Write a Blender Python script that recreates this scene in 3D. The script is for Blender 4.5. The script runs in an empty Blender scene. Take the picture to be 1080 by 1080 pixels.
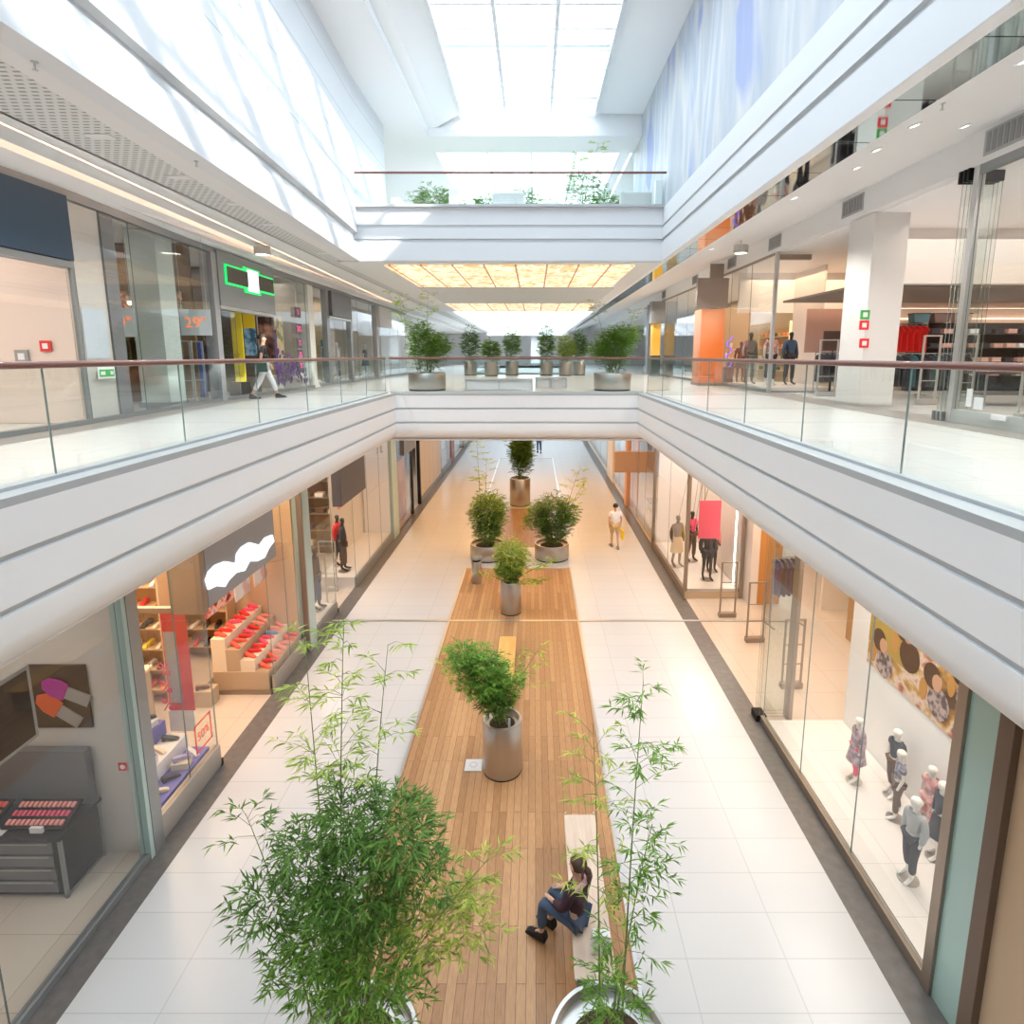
import bpy, bmesh, math, random
from mathutils import Vector, Matrix
import numpy as np

# ------------------------------------------------------------------ camera, sky, sun, exposure
C = bpy.context.scene.collection
SC = bpy.context.scene
PI = math.pi
TH = math.atan(105 / 620.0)
cam_d = bpy.data.cameras.new('camera')
cam = bpy.data.objects.new('camera', cam_d); C.objects.link(cam)
cam_d.sensor_width = 36; cam_d.lens = 620 / 1080 * 36
cam_d.shift_x = -23 / 1080; cam_d.shift_y = -60 / 1080
cam_d.clip_start = .05; cam_d.clip_end = 300
cam.location = (.55, 0, 7.2); cam.rotation_euler = (PI / 2 - TH, 0, 0)
SC.camera = cam
W = bpy.data.worlds.new('sky'); SC.world = W; W.use_nodes = True
bg = W.node_tree.nodes['Background']
bg.inputs[0].default_value = (.80, .91, 1, 1); bg.inputs[1].default_value = 3.0
sun_d = bpy.data.lights.new('sun', 'SUN'); sun_d.energy = 4.2; sun_d.angle = .02; sun_d.color = (1, .96, .9)
sun = bpy.data.objects.new('sun', sun_d); C.objects.link(sun)
sun.rotation_euler = Vector((-1.1, 1.25, -1.0)).to_track_quat('-Z', 'Y').to_euler()
SC.view_settings.view_transform = 'Standard'; SC.view_settings.look = 'None'
SC.view_settings.gamma = 1; SC.view_settings.use_curve_mapping = False
SC.view_settings.exposure = 0.8
cy = SC.cycles
cy.use_denoising = True; cy.max_bounces = 12; cy.diffuse_bounces = 7; cy.glossy_bounces = 4
cy.transparent_max_bounces = 40; cy.transmission_bounces = 6
cy.caustics_reflective = False; cy.caustics_refractive = False
cy.sample_clamp_indirect = 6

def area(name, loc, sx, sy, power, col=(1, 1, 1), rot=(0, 0, 0)):
    d = bpy.data.lights.new(name, 'AREA'); d.shape = 'RECTANGLE'; d.size = sx; d.size_y = sy
    d.energy = power; d.color = col
    o = bpy.data.objects.new(name, d); C.objects.link(o); o.location = loc; o.rotation_euler = rot
    return o
WARM = (1, .70, .45); WARM2 = (1, .88, .78)
# skylight portals
for (x, y, z, sx, sy) in ((.35, 7.0, 16.15, 5.2, 32), (.45, 31, 16.15, 8, 13), (0, 54, 14.4, 9.4, 33)):
    p = area('skylight_portal', (x, y, z), sx, sy, 1); p.data.cycles.is_portal = True
# shop ceiling lamps (lower floor)
area('shop_lamp', (-6.9, 5.0, 4.55), 2.6, 4.0, 42, WARM2)
area('shop_lamp', (-7.2, 10.6, 4.55), 3.4, 5.2, 231, WARM)
area('shop_lamp', (-7.0, 17.5, 4.55), 3.0, 5.6, 168, WARM2)
area('shop_lamp', (-7.0, 30, 4.55), 3.0, 12, 112, WARM2)
area('shop_lamp', (5.9, 8.2, 4.55), 1.2, 4.6, 105, WARM2)
area('shop_lamp', (9.8, 10.0, 4.55), 4, 8, 105, WARM)
area('shop_lamp', (7.0, 13.8, 4.55), 3.2, 5.2, 140, WARM)
area('shop_lamp', (6.7, 19.1, 4.55), 2.4, 3.8, 154, WARM2)
area('shop_lamp', (7.0, 29, 4.55), 3.0, 13, 112, WARM)
# gallery downlights in even rows, with extra lamps added to brighten the galleries
def spot(loc, power, col=(1, .95, .89), size=2.5):
    d = bpy.data.lights.new('gallery_fill_lamp', 'SPOT'); d.energy = power; d.color = col; d.spot_size = size; d.spot_blend = .6; d.shadow_soft_size = .05
    o = bpy.data.objects.new('gallery_fill_lamp', d); C.objects.link(o); o.location = loc
for i in range(11):
    spot((6.3, 1.5 + 3.2 * i, 10.2), 190); spot((-5.0, 1.5 + 3.2 * i, 9.88), 150)
# upper floor shop lamps
area('shop_lamp', (-9.6, 7.0, 9.7), 3.6, 4.5, 105, WARM2)
area('shop_lamp', (-10.0, 13.5, 9.7), 3.6, 6.5, 42, WARM2)
area('shop_lamp', (-10.0, 24, 9.7), 3.6, 12, 119, WARM2)
area('shop_lamp', (11.0, 11.0, 10.0), 4.5, 9, 125, WARM2)
area('shop_lamp', (15.5, 16.0, 10.0), 4, 6, 119, WARM)
area('shop_lamp', (15.5, 18.2, 8.85), 6, .5, 60, WARM2)  # extra strip lamp added under the dark ceiling to brighten the shelf goods
area('shop_lamp', (10.6, 22.0, 10.0), 4, 7, 140, WARM)
area('shop_lamp', (10.6, 34.0, 10.0), 4, 12, 182, WARM)

# ------------------------------------------------------------------ materials
MATS = {}
def mat(name, col, rough=.6, metal=0, emit=None, es=1, spec=.5):
    if name in MATS: return MATS[name]
    m = bpy.data.materials.new(name); m.use_nodes = True
    b = m.node_tree.nodes['Principled BSDF']
    b.inputs['Base Color'].default_value = (*col, 1); b.inputs['Roughness'].default_value = rough
    b.inputs['Metallic'].default_value = metal; b.inputs['Specular IOR Level'].default_value = spec
    if emit: b.inputs['Emission Color'].default_value = (*emit, 1); b.inputs['Emission Strength'].default_value = es
    MATS[name] = m
    return m
def nodes(m): return m.node_tree.nodes, m.node_tree.links, m.node_tree.nodes['Principled BSDF']
def objcoord(m, scale=(1, 1, 1), rot=(0, 0, 0), loc=(0, 0, 0)):
    n, l, b = nodes(m)
    tc = n.new('ShaderNodeTexCoord'); mp = n.new('ShaderNodeMapping')
    mp.inputs['Scale'].default_value = scale; mp.inputs['Rotation'].default_value = rot; mp.inputs['Location'].default_value = loc
    l.new(tc.outputs['Object'], mp.inputs[0]); return mp.outputs[0]
def brick(m, vec, c1, c2, cm, w, h, mortar, off=0.0, smooth=.1, bump=0):
    n, l, b = nodes(m)
    t = n.new('ShaderNodeTexBrick'); l.new(vec, t.inputs['Vector'])
    t.offset = off; t.inputs['Color1'].default_value = (*c1, 1); t.inputs['Color2'].default_value = (*c2, 1)
    t.inputs['Mortar'].default_value = (*cm, 1); t.inputs['Scale'].default_value = 1
    t.inputs['Mortar Size'].default_value = mortar; t.inputs['Mortar Smooth'].default_value = smooth
    t.inputs['Brick Width'].default_value = w; t.inputs['Row Height'].default_value = h; t.inputs['Bias'].default_value = 0
    l.new(t.outputs['Color'], b.inputs['Base Color']); return t
def noise_mat(name, cols, scale=(4, 4, 4), rough=.6, detail=3, emit=0, sc=1.0, rot=(0, 0, 0)):
    if name in MATS: return MATS[name]
    m = mat(name, cols[0][1], rough); n, l, b = nodes(m)
    t = n.new('ShaderNodeTexNoise'); l.new(objcoord(m, scale, rot), t.inputs['Vector'])
    t.inputs['Scale'].default_value = sc; t.inputs['Detail'].default_value = detail
    r = n.new('ShaderNodeValToRGB'); l.new(t.outputs[0], r.inputs[0])
    e = r.color_ramp.elements
    while len(e) < len(cols): e.new(.5)
    for i, (p, c) in enumerate(cols): e[i].position = p; e[i].color = (*c, 1)
    l.new(r.outputs[0], b.inputs['Base Color'])
    if emit: l.new(r.outputs[0], b.inputs['Emission Color']); b.inputs['Emission Strength'].default_value = emit
    return m
white = mat('white_paint', (.90, .905, .91), .55)
white2 = mat('white_panel', (.74, .76, .78), .4)
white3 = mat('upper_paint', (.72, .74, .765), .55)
groove = mat('painted_groove_shade', (.60, .62, .635), .7)  # groove faces coloured greyer to stand in for the shade inside them
kerb = mat('kerb_grey', (.46, .48, .49), .5)
ceilgrey = mat('ceiling_paint', (.78, .78, .78), .8)
shopwall = mat('shop_wall', (.78, .73, .68), .7)
greywall = mat('grey_wall', (.50, .48, .46), .6)
darkgrey = mat('dark_grey_panel', (.16, .165, .18), .45)
midgrey = mat('mid_grey_panel', (.32, .33, .34), .5)
black = mat('black_lacquer', (.012, .012, .013), .5, 0, None, 1, .25)
steel = mat('brushed_steel', (.52, .50, .47), .34, 1)
alu = mat('aluminium', (.62, .63, .63), .35, .9)
bronze = mat('bronze_frame', (.33, .27, .22), .4, .7)
frame = mat('frame_metal', (.30, .32, .33), .4, .6)
rail = mat('handrail_wood', (.22, .09, .07), .3)
soil = noise_mat('soil', [(.3, (.03, .02, .012)), (.7, (.10, .06, .035))], (30, 30, 30), .95)
skin = mat('skin', (.62, .38, .27), .55)
hairb = mat('brown_hair', (.075, .035, .02), .5)
hairk = mat('dark_hair', (.02, .016, .014), .5)
egg = mat('mannequin_white', (.86, .84, .80), .4)
dummyk = mat('mannequin_black', (.03, .022, .02), .35)
red = mat('red', (.75, .03, .03), .5); redlt = mat('red_light', (.9, .12, .08), .5)
pink = mat('pink', (.90, .10, .20), .6); pinkd = mat('coral_pink', (.92, .33, .30), .6)
yellow = mat('yellow', (.93, .70, .04), .5); blue = mat('blue', (.06, .13, .60), .5)
orange = mat('orange', (.9, .30, .06), .5); purple = mat('purple', (.07, .018, .13), .6)
teal = mat('teal_glazed_panel', (.36, .53, .50), .12)
tealcol = mat('teal_column', (.40, .53, .52), .3)
denim = mat('denim', (.06, .10, .18), .8); whitec = mat('white_cloth', (.84, .83, .86), .8)
tan = mat('tan_cloth', (.62, .42, .20), .8); cream = mat('cream', (.80, .70, .55), .7)
tansign = mat('tan_sign', (.62, .42, .31), .7); brownsign = mat('taupe_sign', (.32, .26, .23), .7)
pinkbrown = mat('pink_brown_panel', (.58, .36, .30), .7)
chocolate = mat('chocolate_panel', (.13, .075, .06), .5)
amberp = mat('amber_lamp', (.9, .5, .2), .5, 0, (1, .55, .22), 1.2)
led = mat('cove_led', (1, .8, .6), .5, 0, (1, .60, .40), 1.7)
led2 = mat('shelf_led', (1, .85, .7), .5, 0, (1, .74, .58), .9)
lampw = mat('lamp_glow', (1, 1, 1), .5, 0, (1, .93, .82), 5)
signglow = mat('sign_white_glow', (.9, .92, .95), .5, 0, (.85, .9, 1), .6)
greenglow = mat('green_neon', (.02, .5, .12), .5, 0, (.0, .6, .12), .8)

floor_m = mat('white_tiles', (.7, .7, .7), .22, 0, None, 1, .4)
t_ = brick(floor_m, objcoord(floor_m), (.63, .63, .63), (.645, .645, .645), (.51, .51, .51), 1.2, .6, .006)
dark_m = noise_mat('dark_stone', [(.3, (.125, .118, .112)), (.7, (.17, .16, .152))], (8, 8, 8), .35)
shopfloor = mat('shop_tiles', (.6, .5, .4), .3)
brick(shopfloor, objcoord(shopfloor), (.60, .52, .44), (.62, .54, .46), (.46, .39, .32), .9, .9, .006)
upfloor = mat('gallery_tiles', (.7, .7, .7), .25)
brick(upfloor, objcoord(upfloor), (.70, .69, .675), (.715, .705, .69), (.58, .57, .56), 1.2, .6, .006)
thresh = mat('threshold_stone', (.30, .27, .25), .45)
wood_m = mat('wood_planks', (.4, .22, .1), .42)
t_ = brick(wood_m, objcoord(wood_m, rot=(0, 0, PI / 2)), (.56, .32, .155), (.40, .205, .09), (.22, .11, .05), 1.9, .115, .004, .37)
def wood_grain():
    n, l, b = nodes(wood_m)
    nz = n.new('ShaderNodeTexNoise'); l.new(objcoord(wood_m, (14, 1.2, 1)), nz.inputs[0]); nz.inputs['Detail'].default_value = 4
    mx = n.new('ShaderNodeMixRGB'); mx.blend_type = 'OVERLAY'; mx.inputs[0].default_value = .35
    src = b.inputs['Base Color'].links[0].from_socket
    l.new(src, mx.inputs[1]); l.new(nz.outputs[0], mx.inputs[2]); l.new(mx.outputs[0], b.inputs['Base Color'])
wood_grain()
palewood = noise_mat('pale_wood', [(.3, (.66, .52, .42)), (.7, (.74, .61, .50))], (20, 2, 2), .5)
bench_or = noise_mat('orange_wood', [(.3, (.72, .38, .10)), (.7, (.82, .48, .16))], (20, 2, 2), .5)
grille = mat('ceiling_grille', (.5, .5, .5), .6)
brick(grille, objcoord(grille), (.30, .31, .30), (.34, .35, .34), (.70, .71, .70), .13, .09, .032, .5, .3)
panel_m = mat('wall_panels', (.86, .87, .88), .45)
t_ = brick(panel_m, objcoord(panel_m, rot=(0, PI / 2, 0)), (.70, .72, .745), (.70, .72, .745), (.45, .48, .51), 1.02, 2.4, .012)
def wall_panel_vec():
    n, l, b = nodes(panel_m)
    tc = n.new('ShaderNodeTexCoord'); sp = n.new('ShaderNodeSeparateXYZ'); cb = n.new('ShaderNodeCombineXYZ')
    l.new(tc.outputs['Object'], sp.inputs[0]); l.new(sp.outputs[1], cb.inputs[0]); l.new(sp.outputs[2], cb.inputs[1])
    br = [x for x in n if x.type == 'TEX_BRICK'][0]; l.new(cb.outputs[0], br.inputs['Vector'])
    br.inputs['Brick Width'].default_value = 40; br.inputs['Row Height'].default_value = .80
wall_panel_vec()
onyx = mat('onyx_light', (.9, .7, .4), .5)
def onyx_nodes():
    n, l, b = nodes(onyx)
    nz = n.new('ShaderNodeTexNoise'); l.new(objcoord(onyx, (.55, .35, 1)), nz.inputs[0]); nz.inputs['Detail'].default_value = 5; nz.inputs['Distortion'].default_value = 1.5
    r = n.new('ShaderNodeValToRGB'); l.new(nz.outputs[0], r.inputs[0]); e = r.color_ramp.elements
    e[0].position = .35; e[0].color = (.72, .42, .15, 1); e[1].position = .65; e[1].color = (.98, .88, .70, 1)
    t = brick(onyx, objcoord(onyx), (1, 1, 1), (.9, .9, .9), (.35, .25, .15), .95, 2.6, .03)
    mx = n.new('ShaderNodeMixRGB'); mx.blend_type = 'MULTIPLY'; mx.inputs[0].default_value = 1
    l.new(r.outputs[0], mx.inputs[1]); l.new(t.outputs[0], mx.inputs[2])
    l.new(mx.outputs[0], b.inputs['Emission Color']); l.new(mx.outputs[0], b.inputs['Base Color']); b.inputs['Emission Strength'].default_value = .55
onyx_nodes()
mural_m = mat('mural_print', (.7, .75, .8), .5)
def mural_nodes():
    n, l, b = nodes(mural_m)
    def nz(scale, det, dist, ramp, rot=(0, 0, 0)):
        t = n.new('ShaderNodeTexNoise'); l.new(objcoord(mural_m, scale, rot), t.inputs[0]); t.inputs['Scale'].default_value = 1
        t.inputs['Detail'].default_value = det; t.inputs['Distortion'].default_value = dist
        r = n.new('ShaderNodeValToRGB'); l.new(t.outputs[0], r.inputs[0]); e = r.color_ramp.elements
        while len(e) < len(ramp): e.new(.5)
        for i, (p, c) in enumerate(ramp): e[i].position = p; e[i].color = (*c, 1)
        return r.outputs[0]
    a = nz((1, .75, .16), 3, .6, [(.30, (.42, .47, .54)), (.42, (.48, .52, .58)), (.52, (.62, .62, .63)), (.60, (.42, .49, .59)), (.72, (.64, .65, .68))], (.30, 0, 0))
    k = nz((1, .55, .22), 2, .4, [(.60, (0, 0, 0)), (.64, (1, 1, 1))], (.45, 0, 0))
    m1 = n.new('ShaderNodeMixRGB'); l.new(k, m1.inputs[0]); l.new(a, m1.inputs[1]); m1.inputs[2].default_value = (.30, .36, .60, 1)
    f = nz((1, 6, 1.0), 2, 0, [(.3, (.82, .82, .82)), (.7, (1, 1, 1))])
    m2 = n.new('ShaderNodeMixRGB'); m2.blend_type = 'MULTIPLY'; m2.inputs[0].default_value = .6
    l.new(m1.outputs[0], m2.inputs[1]); l.new(f, m2.inputs[2]); l.new(m2.outputs[0], b.inputs['Base Color'])
mural_nodes()
def glass(name, tint, refl=1.0, extra=0.0):
    m = bpy.data.materials.new(name); m.use_nodes = True; n, l = m.node_tree.nodes, m.node_tree.links
    n.remove(n['Principled BSDF']); o = n['Material Output']
    tr = n.new('ShaderNodeBsdfTransparent'); tr.inputs[0].default_value = (*tint, 1)
    gl = n.new('ShaderNodeBsdfGlossy'); gl.inputs['Roughness'].default_value = 0; gl.inputs[0].default_value = (.95, .97, 1, 1)
    fr = n.new('ShaderNodeFresnel'); fr.inputs[0].default_value = 1.5
    ge = n.new('ShaderNodeNewGeometry'); sub = n.new('ShaderNodeMath'); sub.operation = 'SUBTRACT'; sub.inputs[0].default_value = 1
    l.new(ge.outputs['Backfacing'], sub.inputs[1])
    mu = n.new('ShaderNodeMath'); mu.operation = 'MULTIPLY'; l.new(fr.outputs[0], mu.inputs[0]); l.new(sub.outputs[0], mu.inputs[1])
    m3 = n.new('ShaderNodeMath'); m3.operation = 'MULTIPLY'; m3.inputs[1].default_value = refl; l.new(mu.outputs[0], m3.inputs[0])
    mx = n.new('ShaderNodeMixShader'); l.new(m3.outputs[0], mx.inputs[0]); l.new(tr.outputs[0], mx.inputs[1]); l.new(gl.outputs[0], mx.inputs[2])
    l.new(mx.outputs[0], o.inputs[0]); MATS[name] = m
    return m
gl_bal = glass('balustrade_glass', (.93, .965, .955), 1.0)
gl_edge = mat('glass_edge', (.20, .26, .25), .2)
gl_shop = glass('shop_glass', (.955, .97, .965), 1.05)
gl_sky = glass('skylight_glass', (.965, .985, .995), .5)
mirror = mat('mirror_glass', (.42, .53, .55), .04, 1)
def leaf(name, c, tr=.35):
    m = bpy.data.materials.new(name); m.use_nodes = True; n, l = m.node_tree.nodes, m.node_tree.links
    b = n['Principled BSDF']; b.inputs['Roughness'].default_value = .5; b.inputs['Specular IOR Level'].default_value = .3
    g = n.new('ShaderNodeNewGeometry'); r = n.new('ShaderNodeValToRGB'); l.new(g.outputs['Random Per Island'], r.inputs[0])
    e = r.color_ramp.elements; e[0].color = (c[0] * .7, c[1] * .75, c[2] * .7, 1); e[1].color = (min(1, c[0] * 2.0), min(1, c[1] * 1.8), c[2] * 1.6, 1)
    l.new(r.outputs[0], b.inputs['Base Color'])
    t = n.new('ShaderNodeBsdfTranslucent'); l.new(r.outputs[0], t.inputs[0])
    mx = n.new('ShaderNodeMixShader'); mx.inputs[0].default_value = tr; l.new(b.outputs[0], mx.inputs[1]); l.new(t.outputs[0], mx.inputs[2])
    l.new(mx.outputs[0], n['Material Output'].inputs[0]); MATS[name] = m
    return m
lf_dark = leaf('leaf_deep_green', (.10, .21, .045)); lf_mid = leaf('leaf_green', (.15, .30, .055))
lf_lite = leaf('leaf_light_green', (.30, .42, .10), .45); lf_yel = leaf('leaf_yellow_green', (.34, .43, .09), .45)
culm_m = mat('bamboo_culm', (.20, .27, .07), .5)

# ------------------------------------------------------------------ geometry helpers
class MB:
    def __init__(s): s.v = []; s.f = []; s.m = []; s.M = None
    def av(s, pts):
        b = len(s.v)
        for p in pts:
            p = Vector(p)
            s.v.append(tuple(s.M @ p) if s.M else tuple(p))
        return b
    def face(s, idx, mi=0): s.f.append(tuple(idx)); s.m.append(mi)
    def poly(s, pts, mi=0): b = s.av(pts); s.face(range(b, b + len(pts)), mi); return s
    def box(s, x0, x1, y0, y1, z0, z1, mi=0):
        x0, x1 = sorted((x0, x1)); y0, y1 = sorted((y0, y1)); z0, z1 = sorted((z0, z1))
        b = s.av([(x0, y0, z0), (x1, y0, z0), (x1, y1, z0), (x0, y1, z0), (x0, y0, z1), (x1, y0, z1), (x1, y1, z1), (x0, y1, z1)])
        for q in ((0, 3, 2, 1), (4, 5, 6, 7), (0, 1, 5, 4), (1, 2, 6, 5), (2, 3, 7, 6), (3, 0, 4, 7)): s.face([b + i for i in q], mi)
        return s
    def lathe(s, prof, c=(0, 0, 0), n=24, mi=0, cap=True):
        b = len(s.v); k = len(prof)
        for r, z in prof: s.av([(c[0] + r * math.cos(2 * PI * i / n), c[1] + r * math.sin(2 * PI * i / n), c[2] + z) for i in range(n)])
        for j in range(k - 1):
            for i in range(n): s.face((b + j * n + i, b + j * n + (i + 1) % n, b + (j + 1) * n + (i + 1) % n, b + (j + 1) * n + i), mi)
        if cap:
            if prof[0][0] > 1e-5: s.face([b + i for i in range(n)][::-1], mi)
            if prof[-1][0] > 1e-5: s.face([b + (k - 1) * n + i for i in range(n)], mi)
        return s
    def tube(s, p, q, r, n=8, mi=0, r2=None):
        return s.path([p, q], [r, r if r2 is None else r2], n, mi)
    def path(s, pts, r, n=8, mi=0):
        pts = [Vector(p) for p in pts]
        if not isinstance(r, (list, tuple)): r = [r] * len(pts)
        b = len(s.v); prev = None
        for i, p in enumerate(pts):
            d = (pts[min(i + 1, len(pts) - 1)] - pts[max(i - 1, 0)]).normalized()
            if prev is None:
                u = d.cross(Vector((0, 0, 1)))
                if u.length < .05: u = d.cross(Vector((0, 1, 0)))
                u.normalize()
            else:
                u = (prev - d * prev.dot(d)).normalized()
            prev = u; w = d.cross(u)
            s.av([p + (u * math.cos(2 * PI * k / n) + w * math.sin(2 * PI * k / n)) * r[i] for k in range(n)])
        for j in range(len(pts) - 1):
            for i in range(n): s.face((b + j * n + i, b + j * n + (i + 1) % n, b + (j + 1) * n + (i + 1) % n, b + (j + 1) * n + i), mi)
        s.face([b + i for i in range(n)][::-1], mi); s.face([b + (len(pts) - 1) * n + i for i in range(n)], mi)
        return s
    def ell(s, c, r, nu=12, nv=8, mi=0):
        prof = [(math.sin(PI * j / nv), -math.cos(PI * j / nv)) for j in range(nv + 1)]
        b = len(s.v)
        for a, z in prof: s.av([(c[0] + r[0] * a * math.cos(2 * PI * i / nu), c[1] + r[1] * a * math.sin(2 * PI * i / nu), c[2] + r[2] * z) for i in range(nu)])
        for j in range(nv):
            for i in range(nu): s.face((b + j * nu + i, b + j * nu + (i + 1) % nu, b + (j + 1) * nu + (i + 1) % nu, b + (j + 1) * nu + i), mi)
        return s
    def prism(s, pts, lo, hi, ax='z', mi=0):
        def P(a, b_, t): return {'z': (a, b_, t), 'x': (t, a, b_), 'y': (a, t, b_)}[ax]
        n = len(pts); b = s.av([P(a, c, lo) for a, c in pts] + [P(a, c, hi) for a, c in pts])
        s.face([b + i for i in range(n)][::-1], mi); s.face([b + n + i for i in range(n)], mi)
        for i in range(n): s.face((b + i, b + (i + 1) % n, b + n + (i + 1) % n, b + n + i), mi)
        return s
    def strip(s, A, B, mi=0):
        n = len(A); b = s.av(list(A) + list(B))
        for i in range(n - 1): s.face((b + i, b + i + 1, b + n + i + 1, b + n + i), mi)
        return s
    def build(s, name, mats, parent=None, smooth=False, bevel=0, loc=None, fix=True):
        me = bpy.data.meshes.new(name); me.from_pydata(s.v, [], s.f)
        if not isinstance(mats, (list, tuple)): mats = [mats]
        for m in mats: me.materials.append(m)
        me.polygons.foreach_set('material_index', s.m)
        if fix:
            bm = bmesh.new(); bm.from_mesh(me); bmesh.ops.remove_doubles(bm, verts=bm.verts, dist=1e-5)
            bmesh.ops.recalc_face_normals(bm, faces=bm.faces); bm.to_mesh(me); bm.free()
        if smooth:
            me.polygons.foreach_set('use_smooth', [True] * len(me.polygons))
            try: me.set_sharp_from_angle(angle=math.radians(40))
            except Exception: pass
        o = bpy.data.objects.new(name, me); C.objects.link(o)
        if parent: o.parent = parent
        if loc: o.location = loc
        if bevel:
            bv = o.modifiers.new('bevel', 'BEVEL'); bv.width = bevel; bv.segments = 2; bv.limit_method = 'ANGLE'
        return o
def tag(o, label, cat, group=None, kind=None):
    o['label'] = label; o['category'] = cat
    if group: o['group'] = group
    if kind: o['kind'] = kind
    return o
def thing(name, label, cat, loc=(0, 0, 0), rz=0, group=None):
    o = bpy.data.objects.new(name, None); C.objects.link(o); o.empty_display_size = .1
    o.location = loc; o.rotation_euler = (0, 0, rz)
    return tag(o, label, cat, group)
def struct(name, mb, m, label=None, parent=None, **k):
    o = mb.build(name, m, parent, **k); o['kind'] = 'structure'
    if label: o['label'] = label; o['category'] = name.split('_')[0]
    return o
def dup(root, loc=None, rz=None, label=None, group=None):
    r = root.copy(); C.objects.link(r)
    if loc is not None: r.location = loc
    if rz is not None: r.rotation_euler = (0, 0, rz)
    if label: r['label'] = label
    if group: r['group'] = group
    for ch in list(root.children):
        c = ch.copy(); C.objects.link(c); c.parent = r
        for g in list(ch.children):
            d = g.copy(); C.objects.link(d); d.parent = c
    return r
ORD = ['nearest', 'second', 'third', 'fourth', 'fifth', 'sixth', 'seventh', 'eighth', 'ninth', 'tenth', 'eleventh', 'twelfth', 'thirteenth', 'fourteenth', 'fifteenth', 'sixteenth']
def text(s, size, m, parent, loc, rot, name='lettering', depth=.004):
    cu = bpy.data.curves.new(name, 'FONT'); cu.body = s; cu.size = size; cu.extrude = depth; cu.align_x = 'CENTER'; cu.align_y = 'CENTER'
    o = bpy.data.objects.new(name, cu); C.objects.link(o)
    me = bpy.data.meshes.new_from_object(o.evaluated_get(bpy.context.evaluated_depsgraph_get()))
    bpy.data.objects.remove(o)
    r = bpy.data.objects.new(name, me); C.objects.link(r); me.materials.clear(); me.materials.append(m)
    r.parent = parent; r.location = loc; r.rotation_euler = rot
    return r
# a point of a plane seen along one line of sight of the photograph's camera
cT, sT = math.cos(TH), math.sin(TH)
def _ray(x, y): u = (x - 563) / 620; v = (y - 480) / 620; return (u, cT - v * sT, -sT - v * cT)
def onx(x, y, X): d = _ray(x, y); t = (X - .55) / d[0]; return (X, d[1] * t, 7.2 + d[2] * t)
def ony(x, y, Y): d = _ray(x, y); t = Y / d[1]; return (.55 + d[0] * t, Y, 7.2 + d[2] * t)
def onz(x, y, Z): d = _ray(x, y); t = (Z - 7.2) / d[2]; return (.55 + d[0] * t, d[1] * t, Z)

# ------------------------------------------------------------------ the shell
YB, YE = -9, 82
struct('floor', MB().box(-4.67, 4.67, YB, YE, -.2, 0), floor_m)
struct('floor', MB().box(-5.1, -4.67, YB, YE, -.2, .002), dark_m)
struct('floor', MB().box(4.67, 5.12, YB, YE, -.2, .002), dark_m)
struct('floor', MB().box(-12, -5.1, YB, YE, -.2, 0), shopfloor)
struct('floor', MB().box(5.12, 14, YB, YE, -.2, 0), shopfloor)
struct('floor', MB().box(-1.75, 1.75, YB, 19.2, -.05, .012), wood_m)
tr = MB()
for s in (-1, 1): tr.box(s * 1.75, s * 1.80, YB, 19.25, -.05, .016)
tr.box(-1.8, 1.8, 19.2, 19.25, -.05, .016)
struct('trim_1', tr, alu)
struct('trim_2', MB().box(-5.0, 8, 15.13, 15.22, -.05, .02), alu)
tr = MB()
tr.box(-1.9, -1.84, 29, 41, .0, .03).box(1.9, 1.84, 29, 41, 0, .03).box(-1.9, 1.9, 41, 41.07, 0, .03)
struct('trim_3', tr, alu)
struct('floor', MB().box(-1.85, 1.85, 27.2, 41, -.05, .008), mat('grey_inlay', (.42, .40, .38), .4))
struct('floor', MB().box(-1.3, 1.3, 21.5, 27.2, -.05, .008), noise_mat('dark_wood', [(.3, (.20, .12, .06)), (.7, (.28, .17, .09))], (12, 1, 1), .4))

def offset_path(pts, d):
    """mitred offset of a plan polyline, to its left"""
    out = []
    for i, p in enumerate(pts):
        p = Vector(p)
        d1 = (p - Vector(pts[i - 1])).normalized() if i else None
        d2 = (Vector(pts[i + 1]) - p).normalized() if i < len(pts) - 1 else None
        if d1 is None: d1 = d2
        if d2 is None: d2 = d1
        n1 = Vector((-d1.y, d1.x)); n2 = Vector((-d2.y, d2.x)); n = (n1 + n2).normalized()
        out.append(p + n * (d / max(.3, n.dot(n1))))
    return out
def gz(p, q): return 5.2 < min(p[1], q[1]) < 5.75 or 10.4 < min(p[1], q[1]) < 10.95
def fascia(path, prof, name, m):
    mb = MB(); rows = []
    for off, z in prof:
        rows.append([(p.x, p.y, z) for p in offset_path(path, off)])
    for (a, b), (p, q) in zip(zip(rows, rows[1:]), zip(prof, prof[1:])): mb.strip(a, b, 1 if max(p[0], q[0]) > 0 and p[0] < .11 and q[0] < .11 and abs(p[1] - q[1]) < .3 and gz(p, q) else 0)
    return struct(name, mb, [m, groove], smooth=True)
def spl(tab, y):
    for (y0, x0), (y1, x1) in zip(tab, tab[1:]):
        if y <= y1 or (y1, x1) == tab[-1]: return x0 + (x1 - x0) * (y - y0) / (y1 - y0)
def smooth_tab(tab, y):
    return sum(spl(tab, min(max(y + k * .6, tab[0][0]), tab[-1][0])) for k in (-2, -1, 0, 1, 2)) / 5
YS = [-9, -6, -3, 0] + [2 + i for i in range(0, 17)]
T_FAS = [(-9, -3.75), (2, -3.76), (6, -3.87), (8.4, -4.06), (12, -4.24), (18, -4.57), (40, -4.6)]
T_MA = [(-9, -4.05), (2, -4.15), (6, -4.43), (8, -4.65), (10, -4.83), (14, -4.98), (18, -5.08), (40, -5.1)]
T_MB = [(-9, -5.3), (2, -5.42), (7, -5.58), (12, -5.53), (18, -5.6), (40, -5.75)]
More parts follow.
